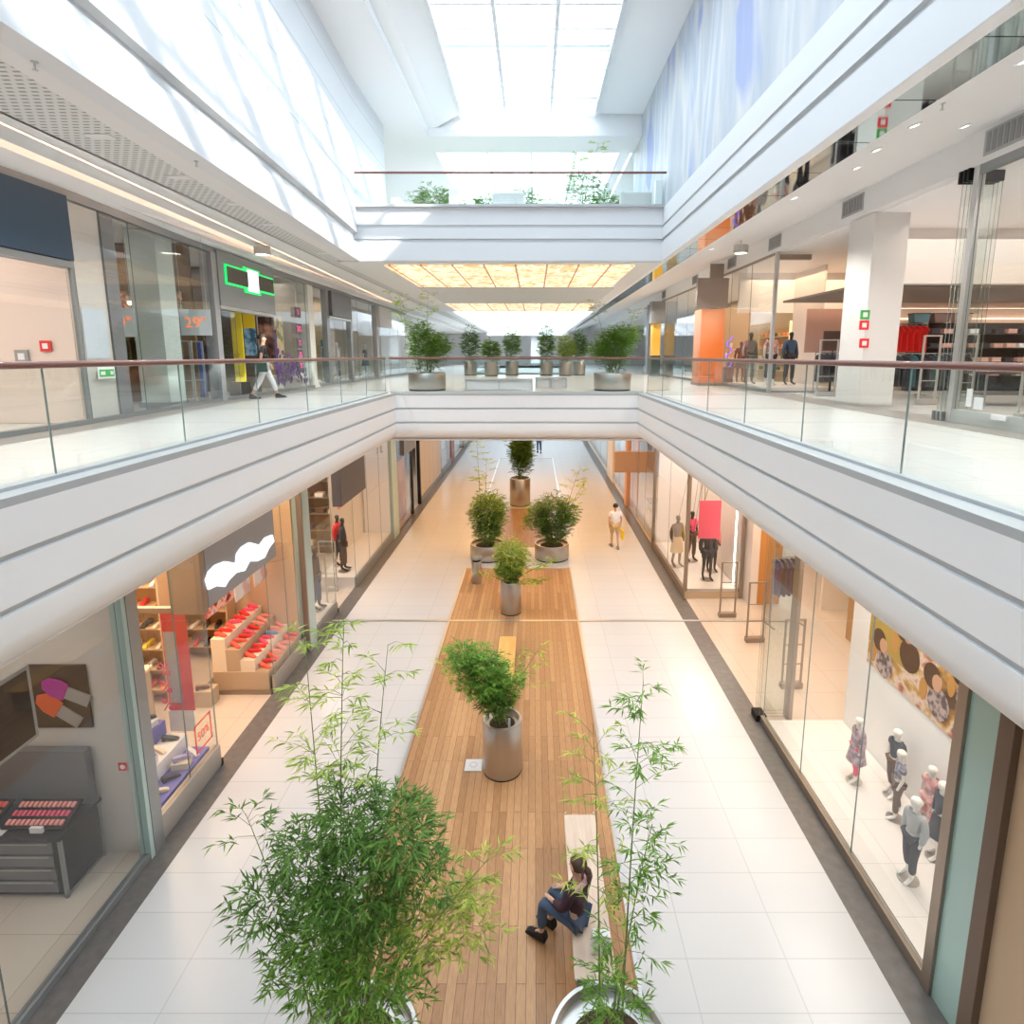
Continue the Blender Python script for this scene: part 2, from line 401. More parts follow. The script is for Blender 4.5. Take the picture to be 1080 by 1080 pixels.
T_LED = [(-9, -5.7), (2, -5.76), (7.7, -5.96), (13, -6.2), (18, -6.45), (30, -7.0), (40, -7.1)]
T_GLOW = [(-9, -6.3), (2, -6.35), (8.4, -6.56), (14, -6.81), (18, -7.0), (30, -7.3), (40, -7.35)]
T_SHOP = [(-9, -6.85), (2, -6.9), (6, -6.95), (10, -7.02), (14, -7.40), (18, -7.55), (40, -7.6)]

# void edge of the gallery floor, with its rounded lower lip
prof_low = [(.30, 6.05), (.0, 6.05), (0, 5.69), (.03, 5.68), (.03, 5.64), (0, 5.63), (0, 5.28), (.03, 5.27), (.03, 5.23), (0, 5.22), (0, 5.02), (.02, 4.93), (.07, 4.85), (.15, 4.79), (.27, 4.76), (.5, 4.75), (1.62, 4.74)]
lowpath = [(-3.5, -9), (-3.5, 17.25), (3.6, 17.25), (3.6, -9)]
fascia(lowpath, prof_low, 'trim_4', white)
prof_hi = [(.45, 11.4), (0, 11.4), (0, 10.93), (.035, 10.92), (.035, 10.86), (0, 10.85), (0, 10.55), (.05, 10.54), (.05, 10.46), (0, 10.45), (0, 9.93), (.15, 9.93)]
# left side of the upper ring: its recessed band is deeper
prof_hl = [(.05, 11.4), (0, 11.4), (0, 10.72), (.10, 10.68), (.10, 10.47), (0, 10.44), (0, 9.93), (.3, 9.93)]
left_hi = [(smooth_tab(T_FAS, y), y) for y in YS if y < 17.8] + [(-4.57, 17.9)]
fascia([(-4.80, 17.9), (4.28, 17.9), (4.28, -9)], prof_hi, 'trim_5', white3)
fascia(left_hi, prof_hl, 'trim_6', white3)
# slabs
struct('floor', MB().box(-14, -3.52, YB, YE, 5.75, 6.045), upfloor)
struct('floor', MB().box(3.62, 22, YB, YE, 5.75, 6.045), upfloor)
struct('floor', MB().box(-3.52, 3.62, 17.27, 37, 5.75, 6.045), upfloor)
struct('floor', MB().box(-3.52, 3.62, 70, YE, 5.75, 6.045), upfloor)
tp = MB(); tp.strip([(smooth_tab(T_SHOP, y) + .55, y, 6.05) for y in YS + [22, 40]], [(smooth_tab(T_SHOP, y) - .3, y, 6.05) for y in YS + [22, 40]])
struct('floor', tp, thresh)
struct('floor', MB().box(7.35, 8.3, YB, 40, 6.04, 6.05), thresh)
struct('ceiling', MB().box(-12, -3.8, YB, YE, 4.68, 4.735), ceilgrey)
struct('ceiling', MB().box(3.9, 14, YB, YE, 4.68, 4.735), ceilgrey)
struct('ceiling', MB().box(-3.8, 3.9, 17.5, 37, 4.68, 4.74), ceilgrey)
struct('trim_7', MB().box(-3.52, 3.62, 37, 37.05, 4.7, 6.05), white)
# amber onyx ceiling under the lower bridge, like the one above it
for y in (19.3, 24.8, 30.3):
    a_ = area('bridge_lamp', (0, y + 2, 4.64), 6.6, 3.6, 125, (1, .46, .10))
    struct('trim_8', MB().box(-3.4, 3.4, y, y + 4, 4.655, 4.68), onyx)
# third floor
struct('floor', MB().box(-12, 4.28, 18.2, 37.5, 11.1, 11.39), upfloor)
struct('floor', MB().box(-14, -4.9, YB, 18.2, 11.1, 11.38), white)
struct('trim_9', MB().box(-4.57, 4.28, 37.5, 37.55, 9.93, 11.4), white)
def soffit():
    ys = YS + [18.6, 22, 26, 30, 34, 40, 60, YE]
    g = lambda T, y, z: (smooth_tab(T, min(y, 40)), y, z)
    struct('ceiling', MB().strip([g(T_FAS, y, 9.93) for y in ys], [g(T_MA, y, 9.94) for y in ys]), ceilgrey)
    struct('ceiling', MB().strip([g(T_MA, y, 9.96) for y in ys], [g(T_MB, y, 9.96) for y in ys]), grille)
    e = lambda T, y, z, dx: (smooth_tab(T, min(y, 40)) + dx, y, z)
    mb = MB()
    mb.strip([g(T_MB, y, 9.94) for y in ys], [e(T_LED, y, 10.0, .03) for y in ys])
    mb.strip([e(T_LED, y, 10.0, -.03) for y in ys], [e(T_GLOW, y, 10.03, .06) for y in ys])
    mb.strip([e(T_GLOW, y, 10.13, .06) for y in ys], [e(T_GLOW, y, 10.13, -.12) for y in ys])
    mb.strip([e(T_GLOW, y, 10.03, .06) for y in ys], [e(T_GLOW, y, 10.13, .06) for y in ys])
    mb.strip([e(T_GLOW, y, 10.13, -.12) for y in ys], [e(T_GLOW, y, 10.0, -.12) for y in ys])
    mb.strip([e(T_GLOW, y, 10.0, -.12) for y in ys], [e(T_SHOP, y, 9.82, 0) for y in ys])
    struct('ceiling', mb, white)
    l_ = MB(); l_.strip([e(T_LED, y, 10.01, .04) for y in ys], [e(T_LED, y, 10.01, -.04) for y in ys])
    l_.strip([e(T_GLOW, y, 10.05, .05) for y in ys], [e(T_GLOW, y, 10.11, .05) for y in ys])
    struct('trim_10', l_, led)
soffit()
# right gallery ceiling: lip, mirror strip, sloping plaster
struct('ceiling', MB().box(4.29, 4.45, YB, YE, 9.925, 9.98), white)
mm = MB(); y = -8.6; ds = [1.4, .9, .5, 1.2, .8, 1.5, .6]
i = 0
while y < 60:
    mm.box(4.45, 4.97, y, y + 1.28, 9.955, 9.985); y += 1.30; i += 1
struct('trim_11', mm, mirror)
rc = MB(); rc.strip([(4.97, YB, 9.97), (4.97, YE, 9.97)], [(7.85, YB, 10.82), (7.85, YE, 10.82)])
rc.strip([(7.85, YB, 10.82), (7.85, YE, 10.82)], [(7.85, YB, 10.28), (7.85, YE, 10.28)])
rc.strip([(7.85, YB, 10.28), (7.85, YE, 10.28)], [(8.05, YB, 10.28), (8.05, YE, 10.28)])
struct('ceiling', rc, mat('right_ceiling', (.82, .82, .82), .8))
struct('ceiling', MB().box(8.05, 22, YB, YE, 10.25, 10.35), white)
struct('ceiling', MB().box(-14, -7.0, YB, YE, 9.9, 10.0), ceilgrey)
# soffit of the upper bridge with two onyx light fields and a grille between
struct('ceiling', MB().box(-5.2, 4.3, 17.95, 37.5, 9.90, 9.94), ceilgrey)
struct('trim_12', MB().box(-3.95, 3.6, 18.4, 24.0, 9.86, 9.90), onyx)
struct('trim_12', MB().box(-4.1, 3.8, 31.8, 37.2, 9.86, 9.90), onyx)
struct('ceiling', MB().box(-4.1, 3.8, 24.4, 31.4, 9.88, 9.90), grille)
# second skylight well over the far void, at gallery level
struct('wall_left', MB().box(-5.0, -4.6, 37.5, 75, 9.93, 14), white)
struct('wall_right', MB().box(4.3, 4.6, 37.5, 75, 9.93, 14), white)
struct('wall_back', MB().box(-14, 22, 78, 78.4, 0, 16), white)
struct('trim_13', MB().box(-5, 4.6, 70, 70.4, 9.5, 11), white)
struct('trim_13', MB().box(-3.52, 3.62, 70, 70.1, 4.7, 6.05), white)
# upper walls
wl = MB()
pth = [(smooth_tab(T_FAS, y) - .05, y) for y in YS if y < 17.8] + [(-4.62, 17.9), (-4.62, 21.8)]
wl.strip([(x, y, 11.4) for x, y in pth], [(x, y, 15.0) for x, y in pth])
wl.strip([(-4.62, 21.8, 11.39), (-4.62, 21.8, 15.0)], [(-12, 21.8, 11.39), (-12, 21.8, 15.0)])
struct('wall_left', wl, panel_m)
mw = MB().box(4.45, 4.75, YB, 24.5, 11.4, 16.2)
struct('wall_right', mw, mural_m)
struct('wall_left', MB().box(-12.4, -12, YB, YE, -.2, 16), shopwall)
struct('wall_right', MB().box(20, 20.4, YB, YE, -.2, 16), shopwall)
struct('wall_front', MB().box(-14, 22, YB - .4, YB, -.2, 17), white)
# third floor ceiling with the skylight wells
struct('ceiling', MB().box(-12, -3.25, YB, 37.5, 15.0, 15.2), white)
struct('ceiling', MB().box(-3.25, 4.5, 22.8, 24.6, 15.0, 15.2), white)
struct('ceiling', MB().box(-3.25, 4.5, 37, 37.5, 15.0, 15.2), white)
struct('ceiling', MB().box(4.4, 20, 24.5, 37.5, 15.0, 15.2), white)
well = MB()
well.strip([(-3.24, YB, 15.0), (-3.24, 22.8, 15.0)], [(-3.24, YB, 15.25), (-3.24, 22.8, 15.25)])
well.strip([(-3.24, YB, 15.25), (-3.24, 22.8, 15.25)], [(-2.9, YB, 15.3), (-2.9, 22.8, 15.3)])
well.strip([(-2.9, YB, 15.3), (-2.9, 22.8, 15.3)], [(-2.05, YB, 15.75), (-2.05, 22.8, 15.75)])
well.strip([(-3.25, 22.79, 15.0), (4.45, 22.79, 15.0)], [(-3.25, 22.79, 15.28), (4.45, 22.79, 15.28)])
well.strip([(-3.25, 22.79, 15.28), (4.45, 22.79, 15.28)], [(-3.25, 22.88, 15.30), (4.45, 22.88, 15.30)])
well.strip([(-3.25, 22.88, 15.30), (4.45, 22.88, 15.30)], [(-3.25, 22.88, 15.80), (4.45, 22.88, 15.80)])
well.strip([(2.75, YB, 15.75), (2.75, 22.8, 15.75)], [(4.5, YB, 15.72), (4.5, 22.8, 15.72)])
struct('ceiling', well, white)
struct('ceiling', MB().box(-12.4, -2.05, YB, 24.6, 15.8, 16.0).box(2.75, 20, YB, 24.6, 15.8, 16.0).box(-12, -3.3, 24.6, 37.5, 15.8, 16).box(4.2, 20, 24.6, 37.5, 15.8, 16).box(-12, -4.6, 37.5, YE, 14, 14.2).box(4.6, 20, 37.5, YE, 14, 14.2).box(-5, 5, 70.4, YE, 11, 11.2), white)
def skylight(name, x0, x1, y0, y1, z, nx, ny, bw):
    s = struct(name, MB().box(x0, x1, y0, y1, z, z + .02), gl_sky)
    b = MB()
    for i in range(nx + 1):
        x = x0 + (x1 - x0) * i / nx; b.box(x - bw, x + bw, y0, y1, z - .14, z - .01)
    for j in range(ny + 1):
        y = y0 + (y1 - y0) * j / ny; b.box(x0, x1, y - bw * .8, y + bw * .8, z - .08, z - .015)
        if j % 3 == 0: b.box(x0, x1, y - bw * 1.6, y + bw * 1.6, z + .05, z + .30)
    o = b.build('window_frame', white2, s); return s
skylight('window_1', -2.05, 2.75, -8.8, 22.8, 15.76, 3, 28, .05)
skylight('window_2', -3.3, 4.2, 24.6, 37.2, 15.76, 4, 9, .05)
skylight('window_3', -4.6, 4.4, 37.55, 70, 14.0, 6, 16, .05)

# ------------------------------------------------------------------ balustrades
def balustrade(name, label, pts, zfloor, h, pan, outset, railm=rail):
    """glass balustrade along a straight plan line a->b"""
    a, b = Vector(pts[0]), Vector(pts[1]); L = (b - a).length; ang = math.atan2((b - a).y, (b - a).x)
    t = thing(name, label, 'balustrade', (a.x, a.y, zfloor), ang, 'glass balustrades of the galleries')
    n = max(1, round(L / pan))
    for i in range(n):
        x0 = L * i / n + .003; x1 = L * (i + 1) / n - .003
        g = MB(); g.box(x0, x1, -.008, .008, .05, h - .03)
        g.m = [0, 0, 0, 1, 0, 1]
        g.build('glass_panel', [gl_bal, gl_edge], t)
    MB().box(0, L, -.06, .06, 0, .10).box(0, L, .06 * outset, .26 * outset, 0, .07).build('base_channel', kerb, t)
    MB().path([(0, 0, h), (L, 0, h)], .032, 12).build('handrail', railm, t, smooth=True)
    return t
balustrade('balustrade', 'glass balustrade with reddish wooden handrail along the left gallery', [(-3.76, -8.8), (-3.76, 17.2)], 6.05, 1.07, 2.03, -1)
balustrade('balustrade', 'glass balustrade with reddish wooden handrail along the right gallery', [(3.86, -8.8), (3.86, 17.2)], 6.05, 1.07, 2.03, 1)
balustrade('balustrade', 'glass balustrade with wooden handrail across the front of the planted bridge', [(-3.70, 17.5), (3.80, 17.5)], 6.05, 1.07, 1.9, -1)
balustrade('balustrade', 'glass balustrade across the far edge of the planted bridge behind the benches', [(-3.5, 36.8), (3.6, 36.8)], 6.05, 1.07, 1.8, 1)
balustrade('balustrade', 'glass balustrade along the far void on the left beyond the planted bridge', [(-3.6, 37.2), (-3.6, 69)], 6.05, 1.07, 2.2, -1)
balustrade('balustrade', 'glass balustrade along the far void on the right beyond the planted bridge', [(3.7, 37.2), (3.7, 69)], 6.05, 1.07, 2.2, 1)
balustrade('balustrade', 'glass balustrade with thin handrail in front of the top floor seating', [(-4.60, 18.0), (4.36, 18.0)], 11.4, .98, 2.2, -1)

# ------------------------------------------------------------------ figures
def skinmesh(name, J, E, m, parent, sub=1):
    """J: joint -> (x, y, z, r); E: joint pairs; grown as one continuous surface"""
    names = list(J); ix = {n: i for i, n in enumerate(names)}
    bm = bmesh.new(); ly = bm.verts.layers.skin.verify(); vs = []
    for i, n in enumerate(names):
        x, y, z, r = J[n]; v = bm.verts.new((x, y, z)); v[ly].radius = (r, r) if not isinstance(r, tuple) else r; v[ly].use_root = (i == 0); vs.append(v)
    for a, b in E: bm.edges.new((vs[ix[a]], vs[ix[b]]))
    me = bpy.data.meshes.new(name); bm.to_mesh(me); bm.free()
    o = bpy.data.objects.new(name, me); C.objects.link(o)
    sk = o.modifiers.new('skin', 'SKIN'); sk.use_smooth_shade = True; sk.branch_smoothing = .3
    ss = o.modifiers.new('sub', 'SUBSURF'); ss.levels = sub; ss.render_levels = sub
    dg = bpy.context.evaluated_depsgraph_get(); dg.update()
    m2 = bpy.data.meshes.new_from_object(o.evaluated_get(dg)); bpy.data.objects.remove(o); bpy.data.meshes.remove(me)
    m2.materials.clear(); m2.materials.append(m); m2.polygons.foreach_set('use_smooth', [True] * len(m2.polygons))
    r = bpy.data.objects.new(name, m2); C.objects.link(r); r.parent = parent
    return r
def pose(kind='stand', H=1.75, fem=False, child=False, step=0, arms=(0, 0)):
    """joints of a figure facing +y; step: stride length of the leading (left) leg"""
    k = H / 1.75; sw = .165 if fem else .185; hw = .095
    hd = 1.35 if child else 1.0
    J = {'pelvis': (0, 0, .95, .115), 'belly': (0, .005, 1.10, .105 if fem else .12), 'chest': (0, 0, 1.28, .125 if fem else .145), 'neckb': (0, -.01, 1.43, .07), 'neck': (0, 0, 1.50, .05),
         'jaw': (0, .025, 1.565, .062 * hd), 'skull': (0, .005, 1.655, .088 * hd), 'crown': (0, -.005, 1.72 + .05 * (hd - 1), .055 * hd)}
    E = [('pelvis', 'belly'), ('belly', 'chest'), ('chest', 'neckb'), ('neckb', 'neck'), ('neck', 'jaw'), ('jaw', 'skull'), ('skull', 'crown')]
    for s, nm in ((-1, 'l'), (1, 'r')):
        st = step * (1 if s < 0 else -1)
        ay = arms[0 if s < 0 else 1]
        J[nm + 'sh'] = (s * sw, -.01, 1.40, .060); J[nm + 'el'] = (s * (sw + .06), -.03 + ay * .35, 1.13 + abs(ay) * .03, .042); J[nm + 'wr'] = (s * (sw + .055), .03 + ay, .90 + abs(ay) * .25, .028)
        J[nm + 'pa'] = (s * (sw + .05), .05 + ay * 1.12, .83 + abs(ay) * .3, .030)
        E += [('chest', nm + 'sh'), (nm + 'sh', nm + 'el'), (nm + 'el', nm + 'wr'), (nm + 'wr', nm + 'pa')]
        J[nm + 'hip'] = (s * hw, .0, .90, .095); J[nm + 'kn'] = (s * (hw + .005), .02 + st * .45, .50, .058); J[nm + 'an'] = (s * hw, -.03 + st, .09 + (.05 if st < 0 else 0), .040)
        J[nm + 'ba'] = (s * (hw + .02), .10 + st, .035, .036); J[nm + 'to'] = (s * (hw + .025), .17 + st, .028, .026)
        E += [('pelvis', nm + 'hip'), (nm + 'hip', nm + 'kn'), (nm + 'kn', nm + 'an'), (nm + 'an', nm + 'ba'), (nm + 'ba', nm + 'to')]
    if kind == 'sit':
        for s, nm in ((-1, 'l'), (1, 'r')):
            J[nm + 'kn'] = (s * .11, .44, .95, .06); J[nm + 'an'] = (s * .11, .46, .46, .042); J[nm + 'ba'] = (s * .12, .57, .392, .036); J[nm + 'to'] = (s * .125, .64, .382, .026)
            J[nm + 'el'] = (s * (sw + .05), .06, 1.15, .042); J[nm + 'wr'] = (s * .12, .26, 1.06, .028); J[nm + 'pa'] = (s * .10, .34, 1.05, .03)
    J = {n: (x * k, y * k, z * k, r * k) for n, (x, y, z, r) in J.items()}
    return J, E, k
def add_hand(J, E, k):
    """five unequal bent fingers and a thumb from the side of each palm"""
    for s, nm in ((-1, 'l'), (1, 'r')):
        w = Vector(J[nm + 'wr'][:3]); p = Vector(J[nm + 'pa'][:3]); d = (p - w).normalized()
        side = Vector((0, 1, 0)) - d * d.y; side.normalize(); inn = Vector((-s, 0, 0))
        for i, (o, L) in enumerate(((.028, .065), (.010, .075), (-.008, .07), (-.026, .055))):
            a = p + side * o * k + d * .02 * k; b = a + d * L * .5 * k; c = b + (d * .8 + inn * .5).normalized() * L * .5 * k
            n0 = nm + 'f%d' % i
            J[n0 + 'a'] = (*a, .0095 * k); J[n0 + 'b'] = (*b, .0085 * k); J[n0 + 'c'] = (*c, .007 * k)
            E += [(nm + 'pa', n0 + 'a'), (n0 + 'a', n0 + 'b'), (n0 + 'b', n0 + 'c')]
        a = w + d * .03 * k + side * .035 * k; b = a + (d + side * .6 + inn * .3).normalized() * .045 * k
        J[nm + 'ta'] = (*a, .011 * k); J[nm + 'tb'] = (*b, .009 * k); E += [(nm + 'wr', nm + 'ta'), (nm + 'ta', nm + 'tb')]
def face(J, E, k):
    x, y, z, r = J['jaw']; J['nose'] = (x, y + .085 * k, z + .055 * k, .012 * k); E.append(('skull', 'nose'))
    for s in (-1, 1):
        J['ear%d' % s] = (s * .088 * k, -.005 * k, z + .06 * k, .016 * k); E.append(('skull', 'ear%d' % s))
def eyes(o, k, z=1.64):
    for s in (-1, 1): MB().ell((s * .033 * k, .082 * k, z * k), (.012 * k, .008 * k, .008 * k), 8, 6).build('eye', hairk, o, True)
    MB().ell((0, .083 * k, 1.562 * k), (.022 * k, .008 * k, .006 * k), 8, 6).build('mouth', mat('lips', (.45, .16, .14), .5), o, True)
def pick(J, names, add, over=None):
    out = {n: (*J[n][:3], J[n][3] + add) for n in names}
    if over: out.update(over)
    return out
def cloth(name, J, E, names, add, m, parent, over=None, sub=1):
    Jn = pick(J, names, add, over); En = [(a, b) for a, b in E if a in Jn and b in Jn]
    return skinmesh(name, Jn, En, m, parent, sub)
def lerp(a, b, t): return tuple(a[i] + (b[i] - a[i]) * t for i in range(4))
def shirt(J, E, k, m, o, name='shirt', long_=False, add=.022, low=0):
    names = ['belly', 'chest', 'neckb', 'lsh', 'rsh'] + (['lel', 'rel', 'lwr', 'rwr'] if long_ else [])
    Jn = pick(J, names, add * k); x, y, z, r = J['pelvis']; Jn['pelvis'] = (x, y, z - low, r + add * k)
    x, y, z, r = Jn['neckb']; Jn['neckb'] = (x, y, z + .01 * k, r * .9)
    En = [(a, b) for a, b in E if a in Jn and b in Jn]
    if not long_:
        for s in 'lr':
            Jn[s + 'sl'] = (*lerp(J[s + 'sh'], J[s + 'el'], .62)[:3], .062 * k); En.append((s + 'sh', s + 'sl'))
    order = ['pelvis'] + [n for n in Jn if n != 'pelvis']
    return skinmesh(name, {n: Jn[n] for n in order}, En, m, o)
def trousers(J, E, k, m, o, name='trousers', to=.93, add=.016):
    Jn = pick(J, ['pelvis', 'lhip', 'rhip', 'lkn', 'rkn'], add * k); En = [(a, b) for a, b in E if a in Jn and b in Jn]
    for s in 'lr':
        if to > .5:
            p = lerp(J[s + 'kn'], J[s + 'an'], (to - .5) / .5); Jn[s + 'en'] = (*p[:3], p[3] + (add + .008) * k); En.append((s + 'kn', s + 'en'))
        else:
            p = lerp(J[s + 'hip'], J[s + 'kn'], to * 2); Jn[s + 'kn'] = (*p[:3], p[3] + .03 * k)
    return skinmesh(name, Jn, En, m, o)
def skirt(k, m, o, z1=1.05, z0=.62, r1=.14, r0=.24, name='skirt'):
    mb = MB(); n = 20; prof = []
    for j in range(6):
        t = j / 5; prof.append((r1 + (r0 - r1) * t ** .8, z1 + (z0 - z1) * t))
    b = len(mb.v)
    for r, z in prof: mb.av([(k * r * (1 + .07 * math.sin(5 * 2 * PI * i / n) * (z1 - z) / (z1 - z0)) * math.cos(2 * PI * i / n), .8 * k * r * math.sin(2 * PI * i / n), k * z) for i in range(n)])
    for j in range(5):
        for i in range(n): mb.face((b + j * n + i, b + j * n + (i + 1) % n, b + (j + 1) * n + (i + 1) % n, b + (j + 1) * n + i))
    mb.face([b + i for i in range(n)]); mb.face([b + 5 * n + i for i in range(n)])
    return mb.build(name, m, o, True)
def shoes(J, k, m, o):
    for s in 'lr':
        a = Vector(J[s + 'an'][:3]); t = Vector(J[s + 'to'][:3]); d = (t - a); d.z = 0; d.normalize()
        base = min(a.z, .1 * k) - .09 * k
        mb = MB(); mb.M = Matrix.Translation((a.x, a.y, J[s + 'to'][2] - .028 * k)) @ Matrix.Rotation(math.atan2(d.y, d.x), 4, 'Z')
        mb.prism([(-.07 * k, 0), (.21 * k, 0), (.235 * k, .025 * k), (.19 * k, .06 * k), (.08 * k, .09 * k), (.02 * k, .13 * k), (-.06 * k, .13 * k), (-.08 * k, .05 * k)], -.045 * k, .045 * k, 'y')
        mb.build('shoe', m, o, bevel=.012 * k)
def hair(k, m, o, long_=0, J=None, dz=0):
    mb = MB(); c = (0, -.018 * k, 1.672 * k + dz)
    n = 16; prof = []
    b = len(mb.v); rows = 7
    for j in range(rows + 1):
        a = PI / 2 * 1.25 * j / rows
        for i in range(n):
            th = 2 * PI * i / n
            lim = 1.0 if math.sin(th) < .35 else .62
            aa = a * lim; mb.av([(c[0] + .104 * k * math.sin(aa) * math.cos(th), c[1] + .115 * k * math.sin(aa) * math.sin(th), c[2] + .102 * k * math.cos(aa))])
    for j in range(rows):
        for i in range(n): mb.face((b + j * n + i, b + j * n + (i + 1) % n, b + (j + 1) * n + (i + 1) % n, b + (j + 1) * n + i))
    h = mb.build('hair', m, o, True)
    if long_:
        mb = MB(); mb.path([(0, -.11 * k, 1.68 * k + dz), (.0, -.155 * k, 1.64 * k + dz), (.03 * k, -.16 * k, 1.56 * k + dz), (.04 * k, -.14 * k, (1.56 - long_) * k + dz)], [.03 * k, .045 * k, .04 * k, .012 * k], 10)
        mb.build('ponytail', m, o, True)
    return h

# man in a white T-shirt walking away with a yellow bag
o = thing('person', 'man in white T-shirt and tan shorts walking away with a yellow bag', 'person', (3.62, 21.45, 0), .06)
J, E, k = pose(H=1.72, step=.17, arms=(-.06, .05)); add_hand(J, E, k); face(J, E, k)
skinmesh('body', J, E, skin, o); eyes(o, k)
shirt(J, E, k, whitec, o, 'shirt', low=.06, add=.034); trousers(J, E, k, tan, o, 'shorts', .44, .03); hair(k, hairk, o); shoes(J, k, mat('grey_shoe', (.25, .25, .27), .7), o)
hx, hy, hz = J['rpa'][:3]
bag = thing('carrier_bag', 'bright yellow carrier bag held by the man in the white T-shirt', 'bag', (3.62 + hx + .06, 21.45 + hy, 0), .06)
MB().prism([(-.15, .30), (.15, .30), (.17, .68), (-.17, .68)], -.045, .045, 'x').build('bag_body', yellow, bag, bevel=.02)
MB().path([(0, -.08, .67), (0, -.05, .78), (0, .0, .815), (0, .05, .78), (0, .08, .67)], .008, 6).build('handle', yellow, bag)
# woman seated on the bench, seen from behind and above
o = thing('person', 'person with brown ponytail sitting on the pale wooden bench, seen from behind', 'person', (1.06, 6.02, -.275), .95)
J, E, k = pose('sit', H=1.66, fem=True); add_hand(J, E, k); face(J, E, k)
skinmesh('body', J, E, skin, o); eyes(o, k)
shirt(J, E, k, mat('dark_plum_cloth', (.05, .02, .035), .8), o, 'cardigan', True, .028, .02)
sc_ = MB(); sc_.path([(-.13 * k, -.05, 1.42 * k), (-.06 * k, -.10, 1.46 * k), (.0, -.11, 1.47 * k), (.07 * k, -.10, 1.46 * k), (.13 * k, -.05, 1.42 * k)], .032, 8)
sc_.build('scarf', mat('pale_pink_cloth', (.75, .45, .45), .8), o, True)
trousers(J, E, k, denim, o, add=.016); shoes(J, k, black, o); hair(k, hairb, o, .22)
bagw = MB(); bagw.prism([(-.13, 0), (.13, 0), (.10, .24), (-.10, .24)], -.06, .06, 'y')
tag(bagw.build('shopping_bag', whitec, None, bevel=.02, loc=(1.32, 5.72, .452)), 'white shopping bag on the bench beside the person with the ponytail', 'bag')
# woman walking on the left gallery
o = thing('person', 'woman in black top and white trousers walking past the purple window display', 'person', (-6.75, 16.1, 6.05), -1.15)
J, E, k = pose(H=1.70, fem=True, step=.33, arms=(.12, -.12)); add_hand(J, E, k); face(J, E, k)
skinmesh('body', J, E, skin, o); eyes(o, k)
shirt(J, E, k, mat('black_cloth', (.02, .02, .022), .8), o, 'top', False, .026); trousers(J, E, k, whitec, o, add=.02, to=.88); hair(k, hairk, o, .12); shoes(J, k, black, o)
hb = thing('handbag', 'dark green shoulder bag carried by the woman in white trousers', 'bag', (-6.66, 15.76, 6.05), -1.15)
MB().prism([(-.14, .72), (.14, .72), (.12, .98), (-.12, .98)], -.05, .05, 'x').build('bag_body', mat('dark_green_leather', (.03, .07, .05), .5), hb, bevel=.02)
MB().path([(0, -.1, .97), (-.02, -.06, 1.16), (-.06, 0, 1.30), (-.02, .06, 1.16), (0, .1, .97)], .010, 6).build('strap', black, hb)
# legs of a far walker beyond the far bamboo
o = thing('person', 'distant person in blue jeans walking behind the tallest far bamboo', 'person', (.95, 43.5, 0), .1)
J, E, k = pose(H=1.75, step=.18); add_hand(J, E, k); face(J, E, k)
skinmesh('body', J, E, skin, o); shirt(J, E, k, denim, o, 'jacket', True, .03); trousers(J, E, k, denim, o); hair(k, hairk, o); shoes(J, k, black, o)

# shop-window mannequins
def mannequin(label, loc, rz, H=1.75, dress='top', m1=None, m2=None, body=None, child=False, group=None, base=True, headless=False, step=.06, arms=(.03, -.03), hat=None):
    o = thing('mannequin', label, 'mannequin', loc, rz, group)
    J, E, k = pose(H=H, fem=True, child=child, step=step, arms=arms)
    if headless:
        for n in ('jaw', 'skull', 'crown'): J.pop(n)
        E = [e for e in E if e[0] in J and e[1] in J]
    if child:
        x, y, z, r = J['skull']; J['skull'] = (x, y, z, r * 1.12)
    skinmesh('body', J, E, body or egg, o)
    if base: MB().lathe([(.19 * k, 0), (.19 * k, .012)], (0, 0, -.012), 20).build('base', steel, o)
    if dress in ('top', 'jacket'): shirt(J, E, k, m1, o, 'jacket' if dress == 'jacket' else 'top', dress == 'jacket', .028); trousers(J, E, k, m2, o, 'trousers', .9)
    elif dress == 'shorts': shirt(J, E, k, m1, o, 'top', True, .03); trousers(J, E, k, m2, o, 'shorts', .3, .02)
    elif dress == 'dress': shirt(J, E, k, m1, o, 'bodice', False, .022); skirt(k, m1, o, 1.10, .60, .13, .26)
    elif dress == 'skirt': shirt(J, E, k, m1, o, 'top', True, .026); skirt(k, m2, o, 1.02, .5)
    elif dress == 'coat': shirt(J, E, k, m1, o, 'coat', True, .03); skirt(k, m1, o, 1.05, .56, .15, .27, 'coat_skirt'); trousers(J, E, k, m2, o, 'leggings', .9, .008)
    if hat: MB().ell((0, 0, 1.72 * k), (.11 * k, .12 * k, .06 * k), 14, 8).build('hat', hat, o, True)
    return o

# ------------------------------------------------------------------ bamboo in steel pots
def leaves(rng, spots, L, Wd, droop=.5, per=5):
    """spots: (point, direction); fans of folded lance-shaped leaves"""
    n = len(spots) * per
    V = np.zeros((n * 4, 3)); q = 0
    for p, d in spots:
        for k in range(per):
            a = rng.gauss(0, .9); d2 = Vector((d.x * math.cos(a) - d.y * math.sin(a), d.x * math.sin(a) + d.y * math.cos(a), d.z * .4 - droop * rng.random() + .15)).normalized()
            l = L * (.6 + .6 * rng.random()); side = d2.cross(Vector((0, 0, 1)))
            if side.length < .1: side = Vector((1, 0, 0))
            side.normalize(); up = side.cross(d2)
            b = p + d * rng.random() * L * .5
            V[q] = b; V[q + 1] = b + d2 * l * .42 + side * Wd * .5 + up * .1 * Wd; V[q + 2] = b + d2 * l - Vector((0, 0, .12 * l)); V[q + 3] = b + d2 * l * .42 - side * Wd * .5 + up * .1 * Wd; q += 4
    return V
